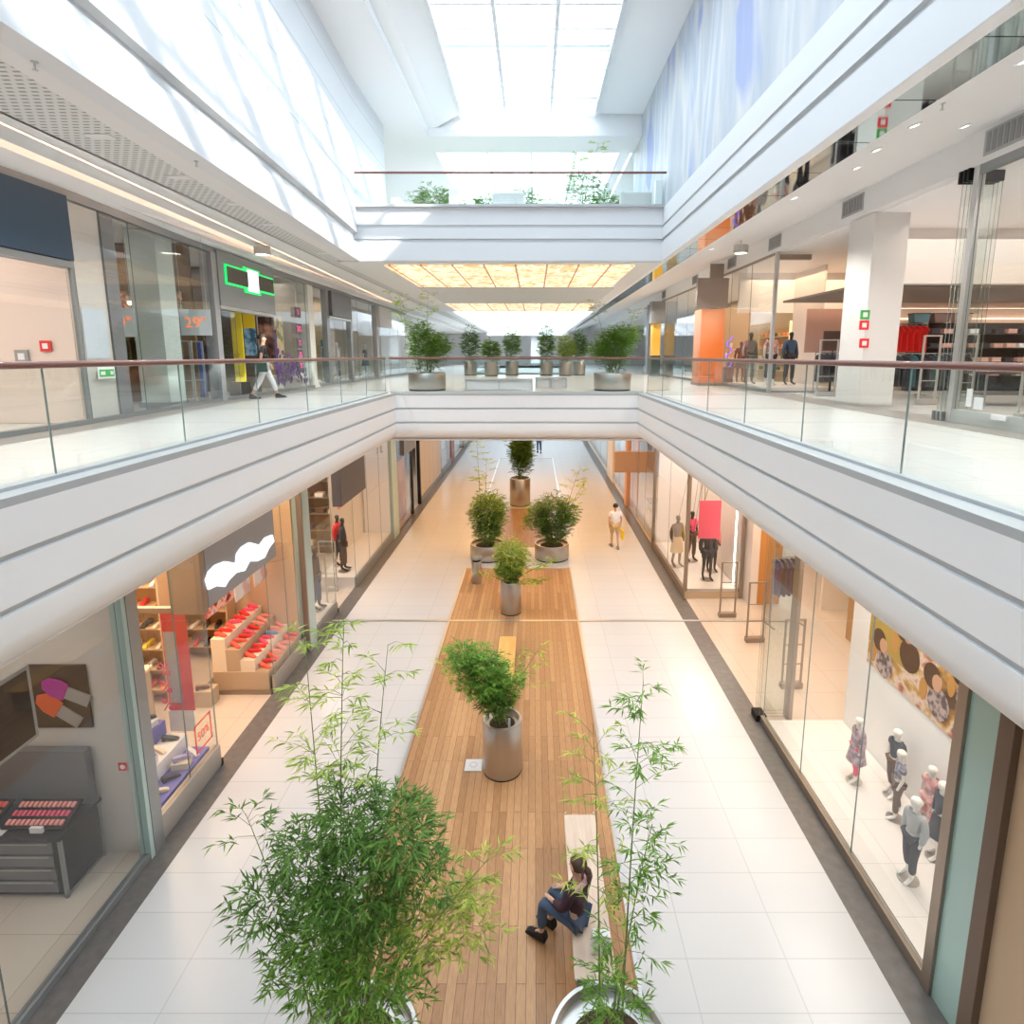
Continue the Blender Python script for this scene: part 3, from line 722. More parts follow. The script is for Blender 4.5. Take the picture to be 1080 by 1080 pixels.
def leafmesh(name, V, m, parent):
    n = len(V) // 4; me = bpy.data.meshes.new(name)
    me.vertices.add(n * 4); me.vertices.foreach_set('co', V.ravel())
    me.loops.add(n * 4); me.loops.foreach_set('vertex_index', np.arange(n * 4, dtype=np.int32))
    me.polygons.add(n); me.polygons.foreach_set('loop_start', np.arange(0, n * 4, 4, dtype=np.int32)); me.polygons.foreach_set('loop_total', np.full(n, 4, dtype=np.int32))
    me.update(); me.validate(); me.materials.append(m)
    o = bpy.data.objects.new(name, me); C.objects.link(o); o.parent = parent
    return o
def pot_parts(t, r, h):
    MB().lathe([(r * .97, .0), (r * .97, .04)], n=40).build('plinth', black, t, True)
    MB().lathe([(r * .98, .04), (r, .06), (r, h - .02), (r - .01, h), (r - .05, h), (r - .055, h - .10), (.0, h - .10)], n=48, cap=False).build('pot', steel, t, True)
    MB().lathe([(r - .056, h - .12), (r * .5, h - .085), (0, h - .07)], n=32, cap=False).build('soil', soil, t, True)
def bamboo(label, loc, r, h, seed, blobs, culms, L=.14, Wd=.020, group=None, dens=2.0):
    """blobs: (centre, radii, fans, leaf material) in pot coordinates; culms: (foot, top, z of first leaf, fans, material)"""
    rng = random.Random(seed)
    t = thing('potted_bamboo', label, 'potted plant', loc, 0, group)
    pot_parts(t, r, h)
    bym = {}; twig = MB()
    for c, rad, n, m in blobs:
        sp = []
        for i in range(int(n * dens)):
            while True:
                u = Vector((rng.uniform(-1, 1), rng.uniform(-1, 1), rng.uniform(-1, 1)))
                if .25 < u.length < 1: break
            u *= .55 + .45 * rng.random()
            p = Vector((c[0] + u.x * rad[0], c[1] + u.y * rad[1], c[2] + u.z * rad[2]))
            d = Vector((u.x, u.y, .15 + .3 * rng.random())); d.normalize(); sp.append((p, d))
        bym.setdefault(m.name, []).append((sp, m))
        for i in range(max(3, n // 45)):
            p = sp[rng.randrange(len(sp))][0]; f = Vector((rng.uniform(-.3, .3) * r, rng.uniform(-.3, .3) * r, h - .1))
            twig.path([f, (f + p) / 2 + Vector((0, 0, .15)), p], [.009, .006, .002], 5)
    if twig.v: twig.build('stems', culm_m, t, True)['kind'] = 'stuff'
    for foot, top, z0, n, m in culms:
        A = Vector((foot[0], foot[1], h - .1)); B = Vector(top); mid = (A + B) / 2 + Vector(((B.x - A.x) * -.15, (B.y - A.y) * -.15, .0))
        pts = [A + (B - A) * tt + (mid - (A + B) / 2) * 4 * tt * (1 - tt) for tt in [i / 10 for i in range(11)]]
        MB().path(pts, [.012 * (1 - .8 * i / 10) for i in range(11)], 6).build('culm', culm_m, t, True)
        sp = []; tw = MB()
        for i in range(n):
            tt = rng.uniform(z0, 1) ; j = min(9, int(tt * 10)); p = pts[j] + (pts[j + 1] - pts[j]) * (tt * 10 - j)
            a = rng.uniform(0, 2 * PI); ln = (.20 + .45 * rng.random()) * (1.15 - tt * .75)
            d = Vector((math.cos(a), math.sin(a), .35)).normalized()
            e = p + d * ln; tw.path([p, p + d * ln * .5 + Vector((0, 0, .03)), e], [.003, .002, .001], 3)
            for s_ in (.45, .75, 1.0): sp.append((p + d * ln * s_, d))
        tw.build('twigs', culm_m, t)['kind'] = 'stuff'
        bym.setdefault(m.name, []).append((sp, m))
    for lst in bym.values():
        V = np.concatenate([leaves(rng, sp, L, Wd, per=4) for sp, _ in lst])
        leafmesh('foliage', V, lst[0][1], t)['kind'] = 'stuff'
    return t
GP = 'bamboos in steel pots on the ground floor'; GB = 'bamboos on the gallery bridge'; GF = 'bamboos beyond the planted bridge'
bamboo('large dark green bamboo in the foreground left, with tall feathery culms', (-1.2, 4.7, 0), .62, .55, 1,
       [((.16, -.1, 2.42), (.56, .52, .56), 360, lf_dark), ((.52, -.05, 3.0), (.46, .45, .36), 210, lf_dark), ((.05, .0, 3.15), (.36, .4, .34), 110, lf_dark), ((-.3, -.1, 2.75), (.34, .36, .36), 90, lf_dark), ((.75, -.1, 2.6), (.34, .34, .36), 70, lf_dark), ((-.2, -.15, 1.85), (.52, .5, .65), 280, lf_mid), ((.3, -.25, 1.7), (.6, .5, .6), 200, lf_mid), ((-.66, -.2, 2.35), (.30, .3, .38), 55, lf_dark), ((1.0, -.1, 2.1), (.55, .4, .40), 90, lf_yel)],
       [((-.1, .0), (.1, .1, 4.95), .64, 26, lf_lite), ((-.2, .1), (-.32, .25, 4.72), .64, 22, lf_lite), ((.1, .1), (.42, .3, 4.6), .68, 12, lf_lite), ((-.3, -.1), (-.80, -.1, 3.2), .55, 24, lf_dark), ((.15, -.1), (1.35, -.1, 2.75), .5, 22, lf_yel)], .13, .017, GP, 1.5)
bamboo('thin sparse bamboo at the right edge of the planks in the foreground', (1.3, 4.7, 0), .62, .55, 2,
       [((0, 0, 1.1), (.35, .35, .5), 60, lf_mid)],
       [((.1, .0), (.22, .1, 4.35), .42, 40, lf_mid), ((-.1, .05), (-.22, .1, 3.95), .45, 24, lf_yel), ((0, -.1), (.3, -.1, 3.1), .35, 26, lf_mid)], .12, .016, GP)
bamboo('leaning bamboo in the tall steel pot in the middle of the planks', (0, 9.3, 0), .345, 1.0, 3,
       [((-.30, -.1, 1.85), (.48, .45, .55), 330, lf_mid), ((-.1, -.1, 1.45), (.32, .32, .40), 170, lf_dark), ((-.62, -.1, 2.2), (.34, .3, .30), 110, lf_mid), ((.15, 0, 1.7), (.35, .3, .3), 60, lf_mid)],
       [((.05, 0), (.62, .1, 2.2), .45, 14, lf_yel), ((-.1, 0), (-.95, .1, 1.9), .4, 12, lf_yel)], .14, .02, GP)
bamboo('yellow-green bamboo in the slim steel pot just beyond the metal floor strip', (-.1, 15.75, 0), .30, .95, 4,
       [((.02, 0, 1.65), (.52, .5, .65), 330, lf_yel), ((-.05, 0, 1.25), (.4, .4, .4), 160, lf_mid)],
       [((.05, 0), (1.35, -.1, 1.6), .35, 26, lf_yel), ((.05, -.1), (.9, -.4, 1.0), .35, 22, lf_yel), ((-.1, 0), (-.8, -.1, 1.2), .4, 14, lf_yel)], .15, .022, GP)
bamboo('bushy bamboo in the wide steel pot right of the far end of the planks', (1.2, 20.35, 0), .62, .56, 5,
       [((.05, 0, 1.55), (.85, .7, .95), 620, lf_dark), ((-.55, -.1, 1.5), (.5, .45, .7), 200, lf_mid), ((.55, 0, 1.6), (.5, .5, .6), 150, lf_mid), ((.05, -.15, .95), (.62, .5, .4), 170, lf_dark)],
       [((.2, 0), (1.25, .1, 2.9), .45, 20, lf_yel), ((.3, 0), (1.0, .1, 3.3), .5, 18, lf_yel)], .17, .024, GP)
bamboo('bushy bamboo in the wide steel pot left of the far end of the planks', (-1.12, 20.35, 0), .62, .56, 6,
       [((.05, 0, 1.6), (.75, .65, 1.0), 640, lf_mid), ((.1, -.1, 1.8), (.7, .6, .75), 200, lf_lite), ((0, -.15, .95), (.55, .5, .4), 160, lf_mid)],
       [((-.2, 0), (-.35, .1, 4.4), .55, 26, lf_lite), ((-.1, .1), (.0, .2, 3.6), .6, 14, lf_lite)], .17, .024, GP)
bamboo('dark column-shaped bamboo in the tall pot far under the bridge', (-.12, 28.0, 0), .50, 1.35, 7,
       [((.08, 0, 2.75), (.60, .55, 1.55), 700, lf_dark), ((.05, 0, 2.7), (.42, .4, 1.5), 300, lf_dark)], [((0, 0), (-.9, .1, 4.2), .5, 14, lf_dark)], .20, .034, GP, 2.6)
bamboo('bright green bushy bamboo in the steel pot at the left end of the gallery bridge', (-3.05, 20.0, 6.05), .62, .58, 8,
       [((.02, 0, 1.35), (.72, .65, .85), 620, lf_mid), ((.4, 0, 1.45), (.55, .5, .4), 220, lf_mid), ((-.2, 0, 1.9), (.45, .45, .5), 150, lf_mid)],
       [((-.2, 0), (-.85, .1, 3.1), .5, 26, lf_lite), ((.0, 0), (.1, .1, 3.25), .62, 22, lf_lite), ((-.3, 0), (-1.2, 0, 3.2), .6, 14, lf_yel)], .15, .022, GB)
bamboo('bright green bushy bamboo in the steel pot at the right end of the gallery bridge', (3.2, 20.0, 6.05), .62, .58, 9,
       [((.02, 0, 1.35), (.74, .65, .85), 640, lf_mid), ((.35, 0, 1.75), (.6, .55, .45), 260, lf_mid), ((-.45, 0, 1.3), (.5, .5, .4), 180, lf_mid)],
       [((.2, 0), (.75, .1, 2.7), .5, 24, lf_lite), ((-.1, 0), (-.7, .1, 3.0), .7, 10, lf_yel)], .15, .022, GB)
for i, (x, y, w, hh, lb, m) in enumerate(((-3.2, 35.2, .75, 1.9, 'leftmost', lf_dark), (-1.9, 34.2, .8, 1.2, 'second from the left', lf_mid), (-.75, 35.4, .7, 1.9, 'third from the left', lf_mid), (1.3, 35.4, .65, 1.95, 'middle right', lf_mid), (2.4, 34.6, .7, 1.5, 'second from the right', lf_lite), (3.25, 35.5, .6, 1.7, 'rightmost', lf_dark))):
    bamboo(lb.capitalize() + ' small bamboo in the row before the far void', (x, y, 6.05), .38, .8, 20 + i, [((0, 0, .8 + hh * .5), (w * .70, w * .6, hh * .62), 200, m)], [], .26, .045, GF)
# top floor greenery behind the balustrade
bamboo('large pale bamboo standing on the top floor behind its balustrade', (2.25, 21.2, 11.39), .35, .7, 31, [((0, 0, 1.35), (.85, .6, .9), 330, lf_mid)], [((0, 0), (.5, 0, 2.9), .4, 22, lf_lite), ((0, 0), (-.3, 0, 2.5), .4, 18, lf_lite)], .15, .022)
bamboo('lower leafy bamboo on the top floor left of the large pale one', (.05, 23.0, 11.39), .35, .7, 32, [((0, 0, 1.35), (.75, .6, .75), 260, lf_mid)], [], .16, .024)
for i, (x, y) in enumerate(((-3.4, 24.6), (-1.3, 25.4), (.9, 26.2), (3.5, 25.6))):
    bamboo('%s leafy shrub in the back row of the top floor' % ('leftmost', 'inner left', 'inner right', 'rightmost')[i], (x, y, 11.39), .4, .7, 40 + i, [((0, 0, 1.75), (1.15, .55, .75), 260, lf_mid)], [], .2, .035, 'shrubs at the back of the top floor')

# ------------------------------------------------------------------ ground floor furniture
def bench(name, label, x0, x1, y0, y1, m, z=.45):
    t = thing(name, label, 'bench', ((x0 + x1) / 2, (y0 + y1) / 2, 0)); w = (x1 - x0) / 2; l = (y1 - y0) / 2
    MB().box(-w, w, -l, l, z - .05, z).build('seat', m, t, bevel=.006)
    for s in (-1, 1):
        MB().box(-w + .02, w - .02, s * (l - .12) - .03, s * (l - .12) + .03, 0, z - .05).build('leg', alu, t)
        for u in (-1, 1): MB().box(u * (w - .02) - .008, u * (w - .02) + .008, s * (l + .0) - .008, s * (l + .0) + .03 * s, z - .1, z + .02).build('end_bracket', alu, t)
bench('bench', 'pale wooden bench under the seated person with the ponytail', 1.0, 1.46, 5.4, 7.75, palewood)
bench('bench', 'orange wooden bench behind the leaning bamboo in the middle of the planks', -.28, .12, 11.0, 13.4, bench_or)
t = thing('litter_bin', 'slim steel litter bin at the far left corner of the planks', 'bin', (-1.28, 17.95, 0))
MB().lathe([(.15, 0), (.16, .02), (.16, .72), (.155, .73)], n=28).build('bin_body', steel, t, True)
MB().lathe([(.13, .73), (.13, .80)], n=28).build('opening', black, t, True)
MB().lathe([(.165, .80), (.165, .86), (.15, .88), (0, .885)], n=28).build('lid', frame, t, True)
t = thing('floor_plate', 'white square plate lying on the planks left of the middle pot', 'plate', (-.52, 9.38, .012))
MB().box(-.15, .15, -.15, .15, 0, .02).build('plate', whitec, t, bevel=.004)
MB().lathe([(.07, .02), (.07, .024), (.055, .024), (.055, .021)], n=24, cap=False).build('grey_ring', alu, t)
tag(MB().box(-.02, .02, -.008, .008, 0, .16).build('plant_label', whitec, None, loc=(.13, 9.15, .93)), 'small white plant label stuck in the soil of the middle pot', 'label')
# seats on the gallery bridge
def glass_bench(label, x0, x1, y):
    t = thing('bench', label, 'bench', ((x0 + x1) / 2, y, 6.05)); w = (x1 - x0) / 2
    MB().box(-w, w, -.25, .25, .33, .38).build('seat', alu, t)
    for sx in (-w + .03, 0, w - .03): MB().box(sx - .02, sx + .02, -.22, .22, 0, .33).build('leg', alu, t)
    MB().box(-w + .05, w - .05, -.18, .18, .02, .30).build('base_box', whitec, t)
glass_bench('long pale bench between the two bridge bamboos, left one', -1.78, .52, 20.2)
glass_bench('long pale bench between the two bridge bamboos, right and slightly further one', .60, 1.75, 21.6)
# top floor lounge
t = thing('screen_wall', 'white upright panel behind the top floor balustrade, left of the sofa back', 'panel', (-1.95, 19.5, 11.4)); MB().box(-.14, .14, -.1, .1, 0, .9).build('panel', white, t)
for i, (x, lb) in enumerate(((-.25, 'grey sofa back in the middle of the top floor'), (3.75, 'grey sofa back at the right end of the top floor'))):
    t = thing('sofa', lb, 'sofa', (x, 19.6, 11.39), 0, 'sofas on the top floor')
    MB().box(-.5, .5, -.1, .08, .05, .85).build('back', mat('pale_grey_cloth', (.62, .62, .60), .9), t, bevel=.03); MB().box(-.5, .5, .08, .75, .05, .42).build('seat', MATS['pale_grey_cloth'], t, bevel=.03)
    for sx in (-.45, .45): MB().box(sx - .03, sx + .03, 0, .5, 0, .05).build('leg', black, t)
t = thing('screen_wall', 'white upright panel at the right end of the top floor balustrade', 'panel', (4.28, 18.7, 11.4)); MB().box(-.1, .1, -.1, .1, 0, .95).build('panel', white, t)
t = thing('screen_wall', 'white tapering upright panel at the left end of the top floor', 'panel', (-3.9, 20.5, 11.4)); MB().prism([(-.25, 0), (.45, 0), (.05, .9), (-.25, .9)], -.06, .06, 'y').build('panel', white, t)
for i, (x, y) in enumerate(((-3.0, 21.3), (-1.0, 21.8), (1.1, 20.6), (3.35, 22.6))):
    t = thing('cafe_table', '%s white round cafe table on the top floor' % ('leftmost', 'second from the left', 'third from the left', 'rightmost')[i], 'table', (x, y, 11.39), 0, 'cafe tables on the top floor')
    MB().lathe([(.4, .70), (.4, .73)], n=24).build('tabletop', white, t); MB().lathe([(.03, .02), (.03, .70)], n=10).build('column', steel, t); MB().lathe([(.22, 0), (.20, .02)], n=20).build('foot', steel, t)

# ------------------------------------------------------------------ shop units: shared builders
WN = [10]
def pane(X, y0, y1, z0, z1, splits=1, mull=None):
    """shopfront glazing in the plane x = X"""
    WN[0] += 1; s = None
    for i in range(splits):
        a = y0 + (y1 - y0) * i / splits + .006; b = y0 + (y1 - y0) * (i + 1) / splits - .006
        g = MB().box(X - .007, X + .007, a, b, z0, z1); g.m = [1, 1, 1, 0, 1, 0]
        if s is None: s = struct('window_%d' % WN[0], g, [gl_shop, gl_edge])
        else: g.build('pane', [gl_shop, gl_edge], s)
    return s
def pane_y(Y, x0, x1, z0, z1):
    WN[0] += 1; g = MB().box(x0, x1, Y - .007, Y + .007, z0, z1); g.m = [1, 1, 0, 1, 0, 1]
    return struct('window_%d' % WN[0], g, [gl_shop, gl_edge])
def sx_(y): return smooth_tab(T_SHOP, y)
def pane_l(y0, y1, z0, z1, splits=1, d=0):
    WN[0] += 1; s = None
    for i in range(splits):
        a = y0 + (y1 - y0) * i / splits + .006; b = y0 + (y1 - y0) * (i + 1) / splits - .006
        g = MB().prism([(sx_(a) + d - .007, a), (sx_(b) + d - .007, b), (sx_(b) + d + .007, b), (sx_(a) + d + .007, a)], z0, z1); g.m = [1, 1, 0, 1, 0, 1]
        if s is None: s = struct('window_%d' % WN[0], g, [gl_shop, gl_edge])
        else: g.build('pane', [gl_shop, gl_edge], s)
    return s
TN = [20]
def post(x0, x1, y0, y1, z0, z1, m=frame):
    TN[0] += 1; return struct('trim_%d' % TN[0], MB().box(x0, x1, y0, y1, z0, z1), m, bevel=.004)
def wall(x0, x1, y0, y1, z0, z1, m=shopwall):
    side = 'left' if x1 < 0 else 'right'
    return struct('wall_' + side, MB().box(x0, x1, y0, y1, z0, z1), m)
def board(label, name, cat, x0, x1, y0, y1, z0, z1, m, bevel=.006, group=None):
    return tag(MB().box(x0, x1, y0, y1, z0, z1).build(name, m, None, bevel=bevel), label, cat, group)
SHOE = {}
def shoe(m, loc, rz, label, group, s=1.0):
    key = m.name
    if key not in SHOE:
        mb = MB()
        mb.prism([(-.12, .0), (-.07, .0), (-.05, .03), (.02, .012), (.06, 0), (.14, 0), (.15, .025), (.10, .055), (.02, .075), (-.05, .085), (-.10, .10), (-.125, .09)], -.038, .038, 'y')
        me = mb.build('shoe', m); bv = me.modifiers.new('bevel', 'BEVEL'); bv.width = .012; bv.segments = 2
        SHOE[key] = me; o = me
    else:
        o = SHOE[key].copy(); C.objects.link(o)
    o.location = (loc[0], loc[1], loc[2] + .004); o.rotation_euler = (0, 0, rz); o.scale = (s, s, s)
    return tag(o, label, 'shoe', group)
BOX = {}
def carton(m, loc, rz, label, group, dim=(.32, .2, .12)):
    if m.name not in BOX:
        t = thing('shoe_box', label, 'box', loc, rz, group)
        MB().box(-dim[0] / 2, dim[0] / 2, -dim[1] / 2, dim[1] / 2, 0, dim[2] * .75).build('box_body', m, t); MB().box(-dim[0] / 2 - .006, dim[0] / 2 + .006, -dim[1] / 2 - .006, dim[1] / 2 + .006, dim[2] * .72, dim[2]).build('lid', m, t)
        BOX[m.name] = t; return t
    return dup(BOX[m.name], loc, rz, label, group)
def shelving(label, loc, rz, w, h, d, zs, mb_, ms, group=None, name='shelf_unit'):
    """back along local +y, opening towards local -y"""
    t = thing(name, label, 'shelf', loc, rz, group)
    MB().box(-w / 2, w / 2, -.03, 0, 0, h).build('back_panel', mb_, t)
    for s in (-1, 1): MB().box(s * w / 2 - .02, s * w / 2 + .02, -d, 0, 0, h).build('side_panel', ms, t)
    for z in zs: MB().box(-w / 2 + .02, w / 2 - .02, -d, -.03, z - .02, z).build('shelf', ms, t)
    return t
def on_shelf(loc, rz, x, y, z):
    c, s = math.cos(rz), math.sin(rz); return (loc[0] + x * c - y * s, loc[1] + x * s + y * c, loc[2] + z)
GAR = {}
def garment(m, loc, rz, label, group, L=.85, kind='top'):
    key = (m.name, L)
    if key not in GAR:
        mb = MB(); n = 10
        pts = [(-.04, 0), (-.16, -.05), (-.24, -.16), (-.17, -.20), (-.15, -.3), (-.17, -L), (.17, -L), (.15, -.3), (.17, -.20), (.24, -.16), (.16, -.05), (.04, 0)]
        mb.prism([(x, z) for x, z in pts], -.03, .03, 'y')
        t = thing('garment', label, 'clothing', loc, rz, group); mb.build('fabric', m, t, bevel=.02)
        MB().path([(-.12, 0, -.03), (0, 0, .01), (.12, 0, -.03)], .006, 5).build('hanger', alu, t)
        MB().path([(0, 0, .01), (-.022, 0, .03), (-.021, 0, .055), (0, 0, .069), (.021, 0, .055), (.022, 0, .045)], .003, 5).build('hook', alu, t)
        GAR[key] = t; return t
    return dup(GAR[key], loc, rz, label, group)
def rack(label, loc, rz, w, h, m=frame):
    t = thing('clothes_rail', label, 'clothes rack', loc, rz)
    MB().tube((-w / 2, 0, h), (w / 2, 0, h), .014).build('rail', m, t)
    for s in (-1, 1):
        MB().tube((s * w / 2, 0, .02), (s * w / 2, 0, h), .014).build('leg', m, t); MB().box(s * w / 2 - .02, s * w / 2 + .02, -.25, .25, 0, .025).build('foot', m, t)
    return t
def hang(n, loc, rz, w, h, ms, label, group, L=.85, tilt=0.0):
    for i in range(n):
        u = (-.5 + (i + .5) / n) * (w - .12)
        garment(ms[i % len(ms)], (loc[0] + u * math.cos(rz), loc[1] + u * math.sin(rz), loc[2] + h - .045), PI / 2 + rz + tilt, label, group, L)
def gate(label, loc, rz, w=.45, h=1.65, m=frame, group='anti-theft gates'):
    t = thing('security_gate', label, 'gate', loc, rz, group)
    MB().box(-w / 2 - .03, w / 2 + .03, -.07, .07, 0, .13).build('base', m, t, bevel=.01)
    for s in (-1, 1): MB().box(s * w / 2 - .018, s * w / 2 + .018, -.02, .02, .13, h).build('post', m, t)
    MB().box(-w / 2, w / 2, -.02, .02, h - .03, h).build('top_bar', m, t)
    for z in (.55, 1.0): MB().box(-w / 2, w / 2, -.012, .012, z, z + .02).build('cross_bar', m, t)
    return t
FOLD = {}
def folded(m, loc, rz, label, group):
    if m.name not in FOLD:
        mb = MB()
        for i in range(4): mb.box(-.15 + .004 * (i % 2), .15 - .005 * (i % 3), -.17, .17 - .006 * (i % 2), i * .035, i * .035 + .033)
        o = mb.build('folded_clothes', m, None, bevel=.01); FOLD[m.name] = o
    else:
        o = FOLD[m.name].copy(); C.objects.link(o)
    o.location = (loc[0], loc[1], loc[2] + .004); o.rotation_euler = (0, 0, rz); return tag(o, label, 'clothes', group)
def downlight(loc, label, group):
    t = thing('downlight', label, 'light', loc, 0, group)
    MB().lathe([(.05, -.004), (.075, -.004), (.08, .0), (.08, .02), (.05, .02)], n=20, cap=False).build('ring', white, t)
    MB().lathe([(.0, .004), (.05, .004)], n=20, cap=False).build('lamp', lampw, t)
    return t
WN_ = 0

# ------------------------------------------------------------------ ground floor, left row of shops
XL = -5.05
# cosmetics shop
wall(-10, XL - .06, 7.55, 7.70, 0, 4.7, mat('pale_grey_wall', (.60, .57, .54), .6)); wall(-10.1, -9.9, -4, 13.6, 0, 4.7)
pane(XL, -1.5, 7.40, .10, 4.72, 4); post(XL - .05, XL + .05, -2, 7.45, 0, .10)
post(XL - .10, XL + .07, 7.42, 7.50, 0, 4.73, tealcol); post(XL - .12, XL + .08, 7.50, 7.72, 0, 4.73, frame)
a = ony(24, 702, 7.5); b = ony(97, 768, 7.5)
t = thing('wall_poster', 'dark poster with a purple and an orange lipstick on the pale wall', 'poster', ((a[0] + b[0]) / 2, 7.54, (a[2] + b[2]) / 2)); w = (b[0] - a[0]) / 2; h = (a[2] - b[2]) / 2
MB().box(-w, w, -.03, 0, -h, h).build('print', mat('dark_print', (.05, .035, .025), .4), t)
def lipstick(cx, cz, ang, m, nm):
    mb = MB(); mb.M = Matrix.Translation((cx, -.045, cz)) @ Matrix.Rotation(ang, 4, 'Y')
    mb.prism([(-.13, -.12), (.13, -.12), (.15, .0), (.12, .16), (.03, .24), (-.08, .20), (-.14, .05)], -.015, .01, 'y'); mb.build(nm, m, t, bevel=.012)
    mb = MB(); mb.M = Matrix.Translation((cx, -.042, cz)) @ Matrix.Rotation(ang, 4, 'Y'); mb.box(-.09, .09, -.010, .012, -.45, -.12); mb.build('lipstick_case', mat('print_grey', (.35, .33, .32), .4), t)
lipstick(.02, .12, -1.15, mat('lipstick_purple', (.42, .03, .30), .35), 'purple_lipstick'); lipstick(-.10, -.13, -.95, mat('lipstick_orange', (.70, .12, .04), .35), 'orange_lipstick')
t = thing('cosmetics_counter', 'black cosmetics counter with drawers under the lipstick poster', 'counter', (-6.35, 7.18, 0))
MB().box(-1.9, .62, -.36, .34, .05, .88).build('carcass', black, t); MB().box(-1.95, .66, -.40, .36, .88, .93).build('counter_top', black, t, bevel=.005)
for s, x in ((0, -1.2), (1, -.02)):
    for i in range(4):
        d = MB().box(x - .55, x + .55, -.385, -.36, .10 + i * .195, .27 + i * .195).build('drawer', darkgrey, t); MB().box(x - .5, x + .5, -.40, -.385, .245 + i * .195, .26 + i * .195).build('drawer_handle', alu, d)
fr = MB(); fr.box(.60, .64, -.38, -.34, 0, .9).box(.60, .64, .30, .34, 0, .9).box(.60, .64, -.38, .34, .87, .90).box(.60, .64, -.38, .34, .02, .05); fr.build('edge_frame', frame, t)
MB().box(-1.9, .62, .22, .34, .93, 1.75).build('mirror_back', darkgrey, t)
for i in range(2):
    t = thing('tester_tray', ('black tray of orange-red lipsticks on the left half of the cosmetics counter', 'black tray of pink lipsticks on the right half of the cosmetics counter')[i], 'tray', (-7.1 + i * .95, 7.12, .93))
    mb = MB(); mb.M = Matrix.Translation((0, 0, .03)) @ Matrix.Rotation(.35, 4, 'X'); mb.box(-.42, .42, -.2, .2, .06, .09); mb.build('tray', black, t)
    for r in range(3):
        q = MB(); q.M = Matrix.Translation((0, 0, .03)) @ Matrix.Rotation(.35, 4, 'X')
        for c in range(12): q.box(-.38 + c * .065, -.34 + c * .065, -.16 + r * .12, -.09 + r * .12, .09, .115)
        o = q.build('lipstick_row', [redlt, orange, pinkd, pink][r % 2 + 2 * i], t); o['kind'] = 'stuff'
board('small white tester card standing on the black counter', 'tester_card', 'card', -6.15, -5.98, 6.86, 6.90, .935, 1.02, whitec)
board('white leaflet lying on the black cosmetics counter', 'leaflet', 'paper', -6.75, -6.5, 6.83, 6.95, .931, .935, whitec, 0)
t = thing('television', 'dark television screen hanging in the cosmetics shop window', 'screen', (-5.42, 5.35, 0))
a = onx(28, 702, -5.42); b = onx(30, 783, -5.42)
MB().box(-.03, .03, -.9, a[1] - 5.35, b[2], a[2] + .02).build('bezel', midgrey, t, bevel=.01); MB().box(.03, .034, -.85, a[1] - 5.40, b[2] + .05, a[2] - .03).build('screen', black, t)
for y in (-.6, .3): MB().tube((0, y, a[2]), (0, y, 4.68), .012).build('hanger_rod', frame, t)
a = ony(129, 809, 7.53)
t = thing('alarm_sign', 'small square red and white sign on the pale wall beside the shoe shop', 'sign', (a[0], 7.545, a[2])); MB().box(-.06, .06, -.012, 0, -.06, .06).build('plate', red, t); MB().lathe([(.035, 0), (.035, .004)], n=16).build('white_disc', white, t).rotation_euler = (PI / 2, 0, 0)
t.children[1].location = (0, -.012, 0)
# shoe shop
wall(-10, -5.2, 13.46, 13.6, 0, 4.7, mat('warm_wall', (.60, .44, .29), .7))
post(-6.5, XL + .02, 9.36, 9.46, 2.90, 2.99, bronze); post(XL - .04, XL + .04, 7.72, 9.42, 0, .04)
pane(XL, 7.74, 9.40, .42, 4.72, 2)
post(XL - .06, XL + .05, 7.72, 9.40, .04, .42, mat('plinth_metal', (.42, .40, .37), .4, .5))
post(XL - .5, XL + .06, 9.30, 9.44, 2.9, 4.73, bronze)
pane_y(9.42, -6.1, XL, .1, 2.9); post(XL - .05, XL + .05, 9.38, 9.46, 0, .12, black)
t = thing('shop_sign', 'grey sign box with a white cloud-like blank over the shoe shop entrance', 'sign', (0, 0, 0))
MB().box(-5.35, -4.99, 9.46, 12.10, 2.95, 4.72).build('sign_box', mat('sign_grey', (.30, .31, .33), .5), t, bevel=.01)
blob = [onx(x, y, -4.985)[1:] for x, y in [(216, 612), (219, 603), (226, 596), (236, 592), (248, 594), (249, 584), (254, 577), (262, 572), (273, 575), (279, 567), (286, 564), (288, 571), (282, 579), (278, 588), (270, 592), (262, 592), (257, 602), (248, 604), (240, 612), (236, 619), (227, 618), (219, 622)]]
MB().prism(blob, -4.99, -4.955, 'x').build('white_blank', signglow, t)
STEPC = mat('display_violet', (.16, .15, .50), .5)
t = thing('display_steps', 'stepped violet display with shoes behind the left pane of the shoe shop', 'display', (0, 0, 0))
for i in range(4): MB().box(-5.16 - .36 * i, -5.52 - .36 * i, 7.76, 9.34, .05, .42 + .26 * i).build('step', [STEPC, whitec][i % 2], t)
rs = random.Random(5); GD = 'shoes on the violet display steps'
shc = [whitec, cream, mat('shoe_black', (.03, .03, .03), .4), mat('shoe_lilac', (.45, .40, .70), .6)]
for i in range(4):
    for j in range(5):
        y = 7.90 + j * .31; x = -5.34 - .36 * i; z = .42 + .26 * i
        if (i + j) % 3 == 0:
            carton([whitec, cream][j % 2], (x, y, z + .004), rs.uniform(-.4, .4), 'pale shoe box on the %s violet step, %s from the near end' % (('lowest', 'second', 'third', 'top')[i], ORD[j]), 'shoe boxes on the violet steps', (.26, .2, .11))
            shoe(shc[(i + j) % 4], (x, y, z + .117), rs.uniform(-.5, .9), 'shoe standing on a pale box, %s violet step, %s from the near end' % (('lowest', 'second', 'third', 'top')[i], ORD[j]), GD)
        else:
            shoe(shc[(i * 2 + j) % 4], (x, y, z), rs.uniform(-.5, .9), 'single shoe on the %s violet step, %s from the near end' % (('lowest', 'second', 'third', 'top')[i], ORD[j]), GD)
